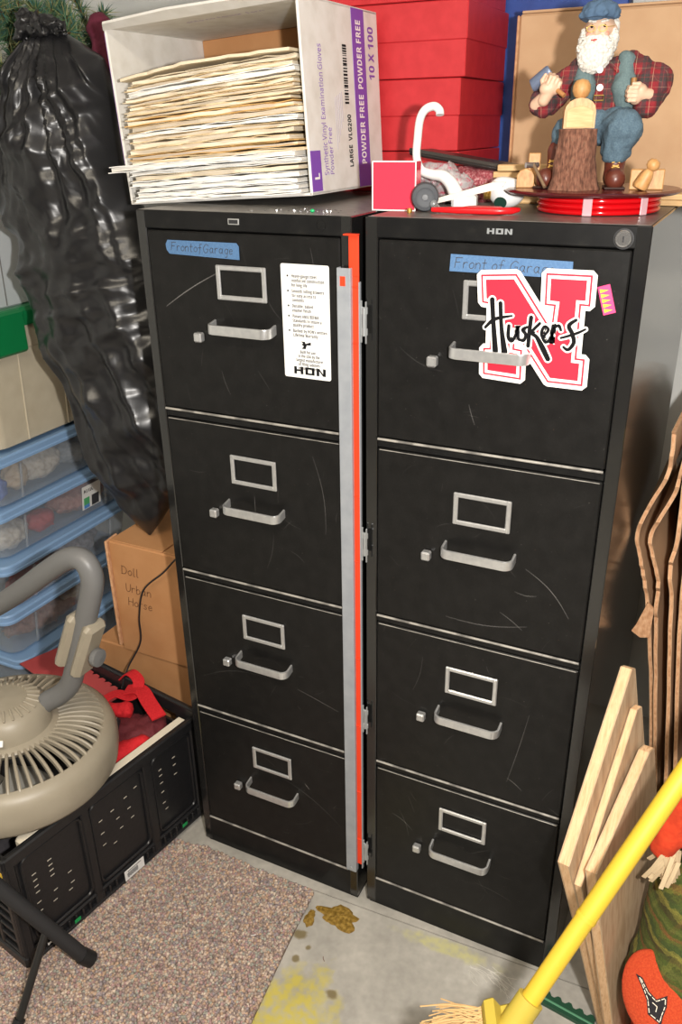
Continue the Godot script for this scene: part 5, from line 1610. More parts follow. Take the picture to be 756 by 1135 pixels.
func make_right_side() -> void:
	var specs := [
		[0.493, [[0.003, 0.056], [0.247, 0.124], [0.502, 0.200], [0.705, -0.006], [0.700, -0.018], [0.003, -0.16]], "plywood board with angled corner, leaning nearest the black cabinet", 0.0175],
		[0.5125, [[0.003, 0.070], [0.464, 0.193], [0.644, 0.006], [0.640, -0.012], [0.003, -0.14]], "middle plywood board with angled corner between two others", 0.0110],
		[0.530, [[0.003, 0.100], [0.131, 0.129], [0.395, 0.182], [0.503, 0.198], [0.583, 0.016], [0.578, -0.004], [0.003, -0.11]], "outer plywood board with angled corner and open wood face beside plush", 0.0165],
	]
	for s in specs:
		var b: Array = board(s[1], s[0], s[3])
		var t := thing("plywood_board", s[2], "plywood board", Vector3.ZERO, Vector3.ZERO, "plywood boards leaning by the cabinet")
		var th: float = s[3]
		var sg: float = b[2]
		# core plies, then face veneers
		for k in 3:
			var z0: float = th * [0.0, 0.12, 0.88][k]
			var z1: float = th * [0.12, 0.88, 1.0][k]
			if sg < 0:
				var tmp := z0
				z0 = -z1
				z1 = -tmp
			obj(["face_veneer", "core", "face_veneer"][k], MB.new().extrude(b[0], z0, z1, b[1]).mesh(20), M.ply_edge if k == 1 else M.ply_face, t)
	# bent cardboard sheets standing behind, leaning on the cabinet side
	var sh := [
		[[[0.975, 0.421], [0.935, 0.424], [0.893, 0.421], [0.84, 0.402], [0.784, 0.389], [0.735, 0.401], [0.683, 0.416], [0.594, 0.434], [0.44, 0.458], [0.20, 0.490], [0.003, 0.518]], -0.30, "bent cardboard sheet with torn tongue against the cabinet side"],
		[[[0.955, 0.446], [0.90, 0.442], [0.871, 0.438], [0.82, 0.420], [0.786, 0.412], [0.745, 0.424], [0.706, 0.436], [0.65, 0.440], [0.596, 0.447], [0.44, 0.468], [0.20, 0.500], [0.003, 0.526]], -0.285, "bent cardboard sheet, second out from the cabinet side"],
		[[[0.960, 0.452], [0.90, 0.452], [0.805, 0.456], [0.755, 0.452], [0.70, 0.462], [0.632, 0.470], [0.40, 0.498], [0.103, 0.532], [0.003, 0.542]], -0.255, "straight cardboard sheet, third out from the cabinet side"],
		[[[0.900, 0.468], [0.855, 0.468], [0.72, 0.478], [0.60, 0.489], [0.35, 0.520], [0.113, 0.549], [0.003, 0.560]], -0.245, "straight cardboard sheet, fourth out from the cabinet side"],
		[[[0.930, 0.495], [0.70, 0.505], [0.35, 0.545], [0.003, 0.585]], -0.225, "outermost cardboard sheet leaning toward the wall"],
	]
	var nz := fnl(14.0, 91, 3)
	var idx := 0
	for s in sh:
		idx += 1
		var pts: Array = s[0]
		var z0: float = s[1]
		var t := thing("cardboard_sheet", s[2], "cardboard", Vector3.ZERO, Vector3.ZERO, "cardboard sheets beside the cabinet")
		var cur := []
		for q in pts: cur.append(Vector3(q[1], q[0], 0))
		cur = spline(cur, 5)
		var mk := func(th0: float, th1: float, zoff: float) -> Mesh:
			var mb := MB.new()
			for i in cur.size():
				var c: Vector3 = cur[i]
				var dz := nz.get_noise_2d(c.y * 3.0, idx * 9.0) * 0.010
				for e in [[th0, z0 + dz + zoff], [th1, z0 + dz + zoff], [th1, -0.74], [th0, -0.74]]:
					var lean: float = (z0 - e[1]) * 0.03
					mb.p(Vector3(c.x + e[0] + lean, c.y, e[1]))
			for i in cur.size() - 1:
				var a := i * 4
				for j in 4:
					var j2 := (j + 1) % 4
					mb.quad(a + j, a + 4 + j, a + 4 + j2, a + j2)
			mb.quad(0, 1, 2, 3)
			var e2 := (cur.size() - 1) * 4
			mb.quad(e2 + 3, e2 + 2, e2 + 1, e2)
			return mb.mesh(35)
		obj("liner", mk.call(0.0, 0.0012, 0.0), M.kraft_pale, t)
		obj("corrugation", mk.call(0.0012, 0.0056, -0.0006), M.kraft_edge, t)
		obj("liner", mk.call(0.0056, 0.0068, 0.0), M.kraft_pale, t)
		if idx == 1:
			obj("torn_tongue", MB.new().extrude([Vector2(0.0, 0.06), Vector2(-0.014, 0.01), Vector2(-0.020, -0.004), Vector2(-0.004, -0.014), Vector2(0.012, -0.010), Vector2(0.012, 0.05)], 0, 0.004, Transform3D(Basis.IDENTITY, Vector3(0.428, 0.600, -0.292))).mesh(20), M.kraft_edge, t)
	# broom: pole leaning towards the viewer, plastic shoulder, straw bristles
	var br := thing("broom", "yellow pole broom with straw bristles standing by plywood boards", "broom")
	var foot := Vector3(0.406, 0.469, 0.403)
	var topp := Vector3(0.527, 0.717, 0.214)
	var dir := (topp - foot).normalized()
	obj("pole", MB.new().tube([foot - dir * 0.01, foot + dir * 0.13, foot + dir * 0.132], 0.0118, 20, true).mesh(60), M.yellow_plastic, br)
	obj("pole", MB.new().tube([foot + dir * 0.13, foot + dir * 0.36, foot + dir * 0.68], 0.0124, 20, true).mesh(60), M.yellow_plastic, br)
	obj("sleeve_end", MB.new().tube([foot + dir * 0.128, foot + dir * 0.133], 0.0129, 20).mesh(60), M.yellow_plastic, br)
	# shoulder: flat angled cap, widening down and left
	var sx := Vector3(-0.80, -0.10, 0.35).normalized()
	var sy := Vector3(-0.10, 1.0, 0.05)
	sy = (sy - sx * sy.dot(sx)).normalized()
	var sz := sx.cross(sy).normalized()
	var XS := Transform3D(Basis(sx, sy, sz), Vector3(0.392, 0.444, 0.410))
	obj("socket", MB.new().tube([foot - dir * 0.045, foot + dir * 0.012], 0.0165, 18).mesh(60), M.yellow_cap, br)
	obj("shoulder_cap", MB.new().extrude([Vector2(-0.028, -0.07), Vector2(0.044, -0.07), Vector2(0.038, -0.005), Vector2(0.030, 0.018), Vector2(0.018, 0.022), Vector2(0.010, 0.006), Vector2(-0.012, 0.012), Vector2(-0.026, 0.004)], -0.019, 0.019, XS, 0.004).mesh(30), M.yellow_cap, br)
	var bri := MB.new()
	for i in 420:
		var u := rng.randf_range(-0.026, 0.056)
		var w := rng.randf_range(-0.016, 0.016)
		var a := XS * Vector3(u, -0.035, w)
		var sp := 1.0 + rng.randf_range(0.1, 0.5)
		var e := XS * Vector3(u * sp + rng.randfn(0.010, 0.010), -0.438, w * 2.0 + rng.randfn(0, 0.012))
		e.y = max(e.y, 0.004)
		var m := a.lerp(e, 0.5) + (sx * rng.randfn(0.008, 0.008) + sz * rng.randfn(0, 0.006))
		bri.tube([a, m, e], 0.0011, 4, false)
	# loose fibres curling out to the left of the cap
	for i in 300:
		var a := XS * Vector3(0.034, 0.010 - rng.randf() * 0.06, rng.randf_range(-0.014, 0.014))
		var e := a + sx * rng.randf_range(0.030, 0.080) - sy * rng.randf_range(0.0, 0.06) + sz * rng.randfn(0, 0.014)
		bri.tube(spline([a, a.lerp(e, 0.5) + sy * 0.006, e], 3), 0.0010, 4, false)
	var bo := obj("bristles", bri.mesh(60), M.straw, br)
	bo.set_meta("kind", "stuff")
	# green strip with a wavy edge on the floor
	var wav := []
	for i in 23:
		wav.append(Vector2(-0.055 + i * 0.005, 0.010 + (0.004 if i % 4 < 2 else -0.002)))
	wav.append(Vector2(0.055, -0.012))
	wav.append(Vector2(-0.055, -0.012))
	var gs := thing("green_trim", "green plastic strip with wavy edge lying on floor by broom", "plastic strip", Vector3(0.418, 0.001, 0.050), Vector3(0, -8, 0))
	obj("strip", MB.new().extrude(wav, 0.0, 0.008, Transform3D(Basis(Vector3.RIGHT, -PI / 2), Vector3.ZERO), 0.0).mesh(20), mat(rgb(34, 74, 54), 0.5), gs)
	obj("ridge", MB.new().box(Vector3(0, 0.0095, 0.004), Vector3(0.108, 0.003, 0.004), 0.001).mesh(), mat(rgb(84, 142, 108), 0.45), gs)
	make_plush()

func stripes(seed_: int, cols: Array, n: int) -> ImageTexture:
	# knitted stripes with uneven edges
	var w := 256
	var nz := fnl(0.02, seed_, 3)
	var nf := fnl(0.25, seed_ + 1, 2)
	var out := PackedByteArray()
	out.resize(w * w * 3)
	for y in w:
		for x in w:
			var s := float(y) / w * n + nz.get_noise_2d(x, y) * 1.1
			var c: Color = cols[posmod(int(floor(s)), cols.size())]
			c = c.lerp(Color(0.1, 0.1, 0.05), clamp(nf.get_noise_2d(x, y) * 0.5 + 0.1, 0.0, 0.4))
			var i := (y * w + x) * 3
			out[i] = c.r8; out[i + 1] = c.g8; out[i + 2] = c.b8
	return ImageTexture.create_from_image(Image.create_from_data(w, w, false, Image.FORMAT_RGB8, out))

func make_plush() -> void:
	var knit := tmat(stripes(95, [rgb(76, 88, 30), rgb(96, 104, 44), rgb(70, 84, 28), rgb(122, 84, 40), rgb(84, 98, 36), rgb(62, 78, 34), rgb(132, 126, 54), rgb(66, 60, 26)], 24), Vector3(6, 6, 6), 0.95, 0.0, M.fine, 0.1)
	var felt := tmat(ntex(0.08, 96, [[0.0, rgb(172, 52, 24)], [0.5, rgb(190, 66, 30)], [1.0, rgb(204, 84, 42)]], 256, 4), Vector3.ONE * 12, 0.95, 0.0, M.fine, 0.1)
	var pl := thing("autumn_plush", "green striped knit autumn plush with orange bird patch beside plywood", "plush figure")
	var coat := blob([[Vector3(0.640, 0.52, 0.02), Vector3(0.600, 0.36, 0.06), 0.050, 0.075], [Vector3(0.600, 0.36, 0.06), Vector3(0.598, 0.235, 0.105), 0.075, 0.096], [Vector3(0.66, 0.45, 0.04), Vector3(0.66, 0.22, 0.08), 0.06, 0.10]], 0.009, 0.04, fnl(14.0, 97, 2), 0.008)
	obj("knit_coat", coat.mesh(180), knit, pl)
	var low := blob([[Vector3(0.592, 0.19, 0.085), Vector3(0.588, 0.005, 0.075), 0.066, 0.060], [Vector3(0.68, 0.19, 0.08), Vector3(0.69, 0.0, 0.07), 0.07, 0.07]], 0.010, 0.03, fnl(14.0, 98, 2), 0.006)
	for i in low.v.size():
		if low.v[i].y < 0.002: low.v[i].y = 0.002
	obj("orange_skirt", low.mesh(180), felt, pl)
	# patch faces the viewer: frame on the coat
	var pc := Vector3(0.552, 0.279, 0.176)
	var nrm := Vector3(-0.16, 0.70, 0.70).normalized()
	var rgt := Vector3(0.92, 0.22, 0.15)
	rgt = (rgt - nrm * rgt.dot(nrm)).normalized()
	var upv := nrm.cross(rgt)
	var XP := Transform3D(Basis(rgt, upv, nrm), pc)
	var pt := obj("orange_patch", blob([[Vector3.ZERO, Vector3(0.042, 0.052, 0.012)], [Vector3(0.0, 0.012, -0.002), Vector3(0.032, 0.044, 0.010)]], 0.003, 0.01).mesh(180), felt, pl)
	pt.transform = XP * Transform3D(Basis(Vector3(0, 0, 1), 0.35), Vector3.ZERO)
	var bird := [Vector2(-0.018, 0.033), Vector2(-0.010, 0.028), Vector2(-0.004, 0.010), Vector2(0.004, 0.0), Vector2(0.020, 0.004), Vector2(0.016, -0.010), Vector2(0.008, -0.022), Vector2(0.003, -0.032), Vector2(-0.003, -0.026), Vector2(-0.012, -0.018), Vector2(-0.010, 0.0), Vector2(-0.014, 0.020)]
	var bd := obj("bird_applique", MB.new().extrude(bird, 0.0, 0.0025, Transform3D(Basis.IDENTITY, Vector3(0, 0, 0.0105)), 0.0).mesh(20), mat(rgb(34, 32, 36), 0.95), pt)
	var stt := []
	var inn := Geometry2D.offset_polygon(PackedVector2Array(bird), -0.0022)
	if inn.size() > 0:
		for i in inn[0].size():
			var a: Vector2 = inn[0][i]
			var b: Vector2 = inn[0][(i + 1) % inn[0].size()]
			var m: int = max(1, int(a.distance_to(b) / 0.006))
			for k in m:
				var q0 := a.lerp(b, (k + 0.15) / m)
				var q1 := a.lerp(b, (k + 0.75) / m)
				stt.append([Vector3(q0.x, q0.y, 0.0011), Vector3(q1.x, q1.y, 0.0011)])
	stt.append([Vector3(-0.002, -0.004, 0.0012), Vector3(0.003, -0.009, 0.0012), Vector3(0.0, -0.015, 0.0012)])
	obj("white_stitches", MB.new().strokes(stt, Transform3D(Basis.IDENTITY, Vector3(0, 0, 0.0134)), 6).mesh(20), mat(rgb(236, 226, 206), 0.9), pt)
	var ey := obj("button_eye", MB.new().lathe([Vector2(0.011, 0), Vector2(0.011, 0.003), Vector2(0.0, 0.005)], 18, Transform3D(Basis(Vector3.RIGHT, PI / 2), Vector3.ZERO)).mesh(), M.white_print, pl)
	ey.transform = Transform3D(Basis(rgt, upv, nrm), Vector3(0.598, 0.228, 0.207))
	obj("pupil", MB.new().lathe([Vector2(0.006, 0.004), Vector2(0.006, 0.0058), Vector2(0.0, 0.0064)], 14, Transform3D(Basis(Vector3.RIGHT, PI / 2), Vector3(0.001, 0, 0.0))).mesh(), M.ink, ey)
	# orange felt leaf and red scarf at the neck
	var lf := blob([[Vector3(0.545, 0.60, 0.10), Vector3(0.524, 0.500, 0.105), 0.022, 0.020], [Vector3(0.575, 0.62, 0.08), Vector3(0.545, 0.53, 0.10), 0.02, 0.012], [Vector3(0.555, 0.56, 0.11), Vector3(0.560, 0.49, 0.11), 0.010, 0.006]], 0.005, 0.012, fnl(30.0, 99, 2), 0.004)
	obj("felt_leaf", lf.mesh(180), tmat(ntex(0.08, 100, [[0.0, rgb(196, 50, 18)], [1.0, rgb(214, 70, 30)]], 128), Vector3.ONE * 10, 0.9), pl)
	var raf := MB.new()
	for i in 26:
		var a := Vector3(0.530 + rng.randf_range(-0.004, 0.018), 0.500 + rng.randf_range(-0.01, 0.01), 0.105 + rng.randf_range(-0.012, 0.018))
		var e := a + Vector3(rng.randf_range(-0.022, 0.012), -rng.randf_range(0.035, 0.055), rng.randf_range(-0.01, 0.02))
		raf.sweep([a, a.lerp(e, 0.5) + Vector3(0, 0, 0.004), e], rrect(0.0065, 0.0018, 0.0006, 1), Vector3(0.2, 0.1, 1))
	obj("raffia_tuft", raf.mesh(30), mat(rgb(202, 180, 144), 0.85), pl).set_meta("kind", "stuff")
	obj("red_scarf", blob([[Vector3(0.585, 0.425, 0.135), Vector3(0.60, 0.375, 0.145), 0.016, 0.012]], 0.005, 0.0, fnl(40.0, 101, 2), 0.004).mesh(180), M.red_cloth, pl)

func make_cabinet_top_clutter() -> void:
	var T := 1.3218
	# pink glossy box with dull wrapper behind
	var pk := thing("pink_box", "small glossy pink box with white edges on cabinet top", "box", Vector3(0.014, T, -0.104), Vector3(0, 3, 0))
	var pm := mat(rgb(226, 62, 84), 0.16)
	obj("carton", MB.new().box(Vector3(0, 0.0325, 0), Vector3(0.0655, 0.065, 0.024), 0.0012).mesh(), pm, pk)
	for s in [-1, 1]:
		obj("white_edge", MB.new().box(Vector3(0, 0.0325 + s * 0.0325, 0.0122), Vector3(0.0655, 0.0018, 0.0012), 0.0004).mesh(), M.white_print, pk)
		obj("white_edge", MB.new().box(Vector3(s * 0.0325, 0.0325, 0.0122), Vector3(0.0018, 0.065, 0.0012), 0.0004).mesh(), M.white_print, pk)
	var wr := obj("foil_bag", blob([[Vector3(0.050, 1.350, -0.218), Vector3(0.026, 0.028, 0.022)], [Vector3(0.072, 1.342, -0.220), Vector3(0.020, 0.020, 0.02)], [Vector3(0.022, 1.364, -0.215), Vector3(0.030, 0.016, 0.018)]], 0.004, 0.01, fnl(60.0, 111, 3), 0.008).mesh(180), tmat(ntex(0.06, 112, [[0.0, rgb(150, 146, 148)], [0.6, rgb(176, 170, 170)], [0.75, rgb(170, 60, 80)], [1.0, rgb(190, 180, 180)]], 128), Vector3.ONE * 14, 0.3), null)
	tag(wr, "crumpled silvery wrapper with pink streaks behind the pink box", "wrapper")
	# grey rubber caster wheel
	var cw := thing("rubber_caster", "round grey rubber wheel lying beside the pink box", "wheel", Vector3(0.064, T + 0.0195, -0.088), Vector3(0, 22, 0))
	var Z := Transform3D(Basis(Vector3.RIGHT, PI / 2), Vector3.ZERO)
	obj("tyre", MB.new().lathe([Vector2(0.012, -0.013), Vector2(0.0175, -0.012), Vector2(0.0192, -0.008), Vector2(0.0192, 0.006), Vector2(0.0175, 0.010), Vector2(0.013, 0.012), Vector2(0.010, 0.0105), Vector2(0.0, 0.0105)], 30, Z).mesh(40), mat(rgb(74, 77, 82), 0.65), cw)
	obj("hub", MB.new().lathe([Vector2(0.0045, 0.0105), Vector2(0.004, 0.012), Vector2(0.0, 0.0122)], 16, Z).mesh(40), mat(rgb(96, 98, 102), 0.5), cw)
	obj("brass_stem", MB.new().lathe([Vector2(0.006, -0.032), Vector2(0.006, -0.013)], 14, Z).mesh(40), mat(rgb(150, 130, 90), 0.4, 0.6), cw)
	# small brass bit under the wheel
	var bb := obj("brass_bit", MB.new().lathe([Vector2(0.0035, 0), Vector2(0.004, 0.003), Vector2(0.003, 0.006), Vector2(0.0, 0.006)], 10).mesh(), mat(rgb(196, 150, 70), 0.35, 0.7), null, Vector3(0.050, T, -0.066))
	tag(bb, "tiny brass bit lying by the grey rubber wheel", "brass bit")
	# white bent hook
	var hk := thing("white_hook", "tall white bent hook with broad plate lying on cabinet", "hook")
	var hp := [Vector3(0.054, 1.4455, -0.166), Vector3(0.052, 1.452, -0.168), Vector3(0.043, 1.457, -0.17), Vector3(0.030, 1.453, -0.17), Vector3(0.022, 1.440, -0.17), Vector3(0.019, 1.415, -0.17), Vector3(0.018, 1.390, -0.17), Vector3(0.026, 1.372, -0.17), Vector3(0.044, 1.366, -0.168), Vector3(0.062, 1.364, -0.165), Vector3(0.076, 1.354, -0.162), Vector3(0.086, 1.340, -0.158), Vector3(0.094, 1.327, -0.155)]
	var hs := []
	for i in hp.size() * 5: hs.append(0.0)
	var pts := spline(hp, 5)
	for i in pts.size():
		var u := float(i) / pts.size()
		hs[i] = 0.95 if u < 0.55 else lerp(0.95, 1.95, (u - 0.55) / 0.45)
	obj("hook_bar", MB.new().tube(pts, 0.0062, 14, true, false, hs).mesh(60), M.white_paint, hk)
	obj("mount_plate", MB.new().box(Vector3(0.102, T + 0.010, -0.150), Vector3(0.036, 0.020, 0.028), 0.004, Basis(Vector3.UP, 0.2)).mesh(), M.white_paint, hk)
	obj("blade_arm", MB.new().extrude([Vector2(-0.045, -0.010), Vector2(0.052, 0.012), Vector2(0.058, 0.020), Vector2(0.040, 0.020), Vector2(-0.040, -0.002)], 0, 0.010, Transform3D(Basis(Vector3.UP, 0.15), Vector3(0.108, 1.339, -0.132)), 0.0).mesh(20), mat(rgb(222, 214, 204), 0.3), hk)
	# screw, red pry tool
	var sw := thing("silver_screw", "short silver screw on the cabinet edge beside rubber wheel", "screw", Vector3(0.090, T + 0.0055, -0.072), Vector3(0, -38, -24))
	obj("shank", MB.new().lathe([Vector2(0.0032, -0.010), Vector2(0.0040, -0.008), Vector2(0.0032, -0.006), Vector2(0.0040, -0.004), Vector2(0.0032, -0.002), Vector2(0.0040, 0.0), Vector2(0.0034, 0.006)], 14, Transform3D(Basis(Vector3(0, 0, 1), -PI / 2), Vector3.ZERO)).mesh(50), M.chrome, sw)
	obj("head", MB.new().lathe([Vector2(0.0055, -0.0145), Vector2(0.0055, -0.010)], 14, Transform3D(Basis(Vector3(0, 0, 1), -PI / 2), Vector3.ZERO)).mesh(40), M.zinc, sw)
	var rt := thing("pry_tool", "flat red plastic handle lying along the cabinet front edge", "handle tool", Vector3(0.140, T, -0.078), Vector3(0, 4, 0))
	obj("bar", MB.new().tube([Vector3(-0.058, 0.0048, 0.006), Vector3(-0.02, 0.0048, 0.010), Vector3(0.03, 0.0048, 0.012), Vector3(0.052, 0.005, 0.004), Vector3(0.058, 0.005, -0.012)], 0.0046, 12, true, false, [0.7, 1, 1, 1, 0.7]).mesh(60), mat(rgb(214, 24, 30), 0.3), rt)
	obj("tongue", MB.new().extrude([Vector2(-0.030, 0), Vector2(0.045, 0), Vector2(0.040, 0.022), Vector2(-0.005, 0.026)], 0, 0.005, Transform3D(Basis(Vector3.RIGHT, -1.45), Vector3(-0.005, 0.001, 0.004)), 0.001).mesh(20), mat(rgb(206, 30, 34), 0.35), rt)
	# white ceramic socket with brass thread
	var sk := thing("ceramic_socket", "white oval ceramic socket with brass screw thread by the plate", "socket", Vector3(0.150, T + 0.021, -0.165), Vector3(0, 20, 0))
	obj("shell", blob([[Vector3(0.010, 0.0, 0.0), Vector3(0.025, 0.0205, 0.020)], [Vector3(0.0, 0.004, 0.0), Vector3(0.016, 0.017, 0.018)]], 0.0025, 0.006).mesh(180), M.white_paint, sk)
	obj("brass_thread", MB.new().lathe([Vector2(0.010, 0.0), Vector2(0.0115, 0.002), Vector2(0.010, 0.004), Vector2(0.0115, 0.006), Vector2(0.010, 0.008), Vector2(0.0115, 0.010), Vector2(0.0, 0.012)], 18, Transform3D(Basis(Vector3(0, 0, 1), PI / 2), Vector3(-0.013, 0.002, 0))).mesh(50), mat(rgb(196, 160, 84), 0.3, 0.8), sk)
	obj("dark_mouth", MB.new().lathe([Vector2(0.009, 0.0), Vector2(0.009, 0.0012), Vector2(0.0, 0.0014)], 16, Transform3D(Basis(Vector3(0, 0, 1), -0.3) * Basis(Vector3.RIGHT, PI / 2 + 0.5), Vector3(0.000, -0.012, 0.0140))).mesh(), mat(rgb(22, 56, 46), 0.4), sk)
	# dark tray lying across at the back, glitter cloth, short wood strips
	var tr := thing("black_tray", "long black flat tray tilted behind the white hook", "tray", Vector3(0.066, T + 0.053, -0.300), Vector3(0, -4, -8.5))
	obj("plate", MB.new().box(Vector3(0, 0.004, 0), Vector3(0.196, 0.008, 0.085), 0.003).mesh(), mat(rgb(44, 42, 40), 0.35), tr)
	obj("rim", MB.new().box(Vector3(0, 0.008, 0.041), Vector3(0.196, 0.006, 0.004), 0.0015).mesh(), mat(rgb(60, 56, 52), 0.4), tr)
	var gc := obj("glitter_cloth", blob([[Vector3(0.075, T + 0.024, -0.275), Vector3(0.060, 0.026, 0.040)], [Vector3(0.0, T + 0.024, -0.280), Vector3(0.070, 0.026, 0.045)], [Vector3(0.13, T + 0.016, -0.30), Vector3(0.05, 0.018, 0.04)]], 0.006, 0.02, fnl(60.0, 113, 3), 0.008).mesh(180), tmat(ntex(0.14, 114, [[0.0, rgb(90, 24, 34)], [0.5, rgb(150, 60, 70)], [0.8, rgb(196, 150, 150)], [1.0, rgb(226, 214, 210)]], 128, 2), Vector3.ONE * 14, 0.45))
	tag(gc, "sparkly dark red cloth heaped under the black tray", "cloth")
	for k in 2:
		var pw := obj("pine_stick", MB.new().box(Vector3.ZERO, Vector3(0.13, 0.009, 0.026), 0.001).mesh(), M.pine, null, Vector3(0.178 + k * 0.006, T + 0.0405 + k * 0.0100, -0.262), Vector3(0, 6 + k * 5, 0))
		tag(pw, ["lower pine strip behind the ceramic socket", "upper pine strip behind the ceramic socket"][k], "wood strip", "pine strips on the cabinet")
	var pb := obj("wood_offcut", MB.new().box(Vector3(0, 0.0175, 0), Vector3(0.11, 0.035, 0.03), 0.002).mesh(), M.pine, null, Vector3(0.180, T, -0.262), Vector3(0, 6, 0))
	tag(pb, "wooden offcut block under the pine strips", "wood block")
	for k in 4:
		var ps := obj("wood_stick", MB.new().box(Vector3.ZERO, Vector3(0.20, 0.0080, 0.020), 0.001).mesh(), M.pine, null, Vector3(0.452, T + 0.0045 + (k / 2) * 0.0085, -0.265 - (k % 2) * 0.0235), Vector3(0, 2.0 * k - 3, 0))
		tag(ps, ["lower front wood slat behind the dark red plate", "lower rear wood slat behind the dark red plate", "upper front wood slat behind the dark red plate", "upper rear wood slat behind the dark red plate"][k], "wood slat", "wood slats behind the plate")
	# red ribbed ring container under the dark red plate
	var rr := thing("red_ring_container", "round translucent red ribbed container under the dark red plate", "container", Vector3(0.288, T, -0.168))
	var pr := []
	for k in 3:
		for i in 7:
			var a := -PI / 2 + PI * i / 6
			pr.append(Vector2(0.0780 + cos(a) * 0.0042, 0.0040 + k * 0.0072 + sin(a) * 0.0036))
	obj("ribbed_wall", MB.new().lathe(pr, 64).mesh(70), mat(rgb(206, 14, 22), 0.12), rr)
	for a in [0.62, 1.55]:
		obj("clear_clip", MB.new().box(Vector3(cos(a) * 0.0826, 0.0112, sin(a) * 0.0826), Vector3(0.0018, 0.022, 0.012), 0.0007, Basis(Vector3.UP, -a)).mesh(), mat(rgb(214, 170, 176), 0.15), rr)
	var pt := thing("round_plate", "dark red round plate carrying the bearded figurine", "plate", Vector3(0.279, T + 0.0228, -0.165))
	obj("disc", MB.new().lathe([Vector2(0.100, 0.0), Vector2(0.112, 0.001), Vector2(0.1165, 0.0035), Vector2(0.1165, 0.0052), Vector2(0.113, 0.0070), Vector2(0.0, 0.0070)], 72).mesh(35), mat(rgb(92, 14, 20), 0.22), pt)
	obj("rim_bead", MB.new().lathe([Vector2(0.1165, 0.0038), Vector2(0.1180, 0.0046), Vector2(0.1165, 0.0054)], 72, Transform3D.IDENTITY, false, false).mesh(60), mat(rgb(74, 10, 16), 0.2), pt)

func plaid() -> ImageTexture:
	var w := 128
	var nf := fnl(0.2, 121, 2)
	var out := PackedByteArray()
	out.resize(w * w * 3)
	for y in w:
		for x in w:
			var c := rgb(136, 28, 38)
			var bx := x % 64
			var by := y % 64
			if bx < 30: c = c.lerp(rgb(44, 56, 58), 0.62)
			if by < 26: c = c.lerp(rgb(40, 60, 54), 0.55)
			if bx == 40 or bx == 41 or by == 44: c = c.lerp(rgb(206, 196, 150), 0.6)
			if bx == 12 or by == 10: c = c.lerp(rgb(190, 50, 52), 0.7)
			c = c.darkened(clamp(nf.get_noise_2d(x, y) * 0.3, 0.0, 0.3))
			var i := (y * w + x) * 3
			out[i] = c.r8; out[i + 1] = c.g8; out[i + 2] = c.b8
	return ImageTexture.create_from_image(Image.create_from_data(w, w, false, Image.FORMAT_RGB8, out))

func hand(parent: Node3D, at: Vector3, fwd: Vector3, up: Vector3, m: Material, s: float) -> MeshInstance3D:
	# a small closed hand: palm, four curled fingers of different length, thumb from the side of the palm
	var b := Basis(fwd.cross(up).normalized(), up.normalized(), fwd.normalized() * -1.0)
	var f := fwd.normalized()
	var u := (up - f * up.dot(f)).normalized()
	var r := f.cross(u)
	var q := func(a: float, c: float, d: float) -> Vector3: return at + (r * a + u * c + f * d) * s
	var pr := [[q.call(0, 0, -0.013), q.call(0, 0, 0.002), 0.0062 * s, 0.0074 * s], [q.call(0, 0.004, -0.002), q.call(0, -0.004, 0.002), 0.0070 * s, 0.0068 * s]]
	for k in 4:
		var y := 0.0062 - k * 0.0042
		var l: float = [0.0068, 0.0078, 0.0072, 0.0056][k]
		var p0: Vector3 = q.call(0.004, y, 0.004)
		var p1: Vector3 = q.call(0.003, y, 0.004 + l)
		var p2: Vector3 = q.call(-0.0045, y, 0.005 + l)
		var p3: Vector3 = q.call(-0.0062, y, 0.004)
		pr.append([p0, p1, 0.0023 * s, 0.0021 * s]); pr.append([p1, p2, 0.0021 * s, 0.0019 * s]); pr.append([p2, p3, 0.0019 * s, 0.0017 * s])
	pr.append([q.call(-0.003, 0.006, -0.003), q.call(-0.0058, 0.0105, 0.003), 0.0026 * s, 0.0023 * s])
	pr.append([q.call(-0.0058, 0.0105, 0.003), q.call(-0.0050, 0.0105, 0.0095), 0.0023 * s, 0.0018 * s])
	return obj("hand", blob(pr, 0.0011, 0.0014).mesh(180), m, parent)

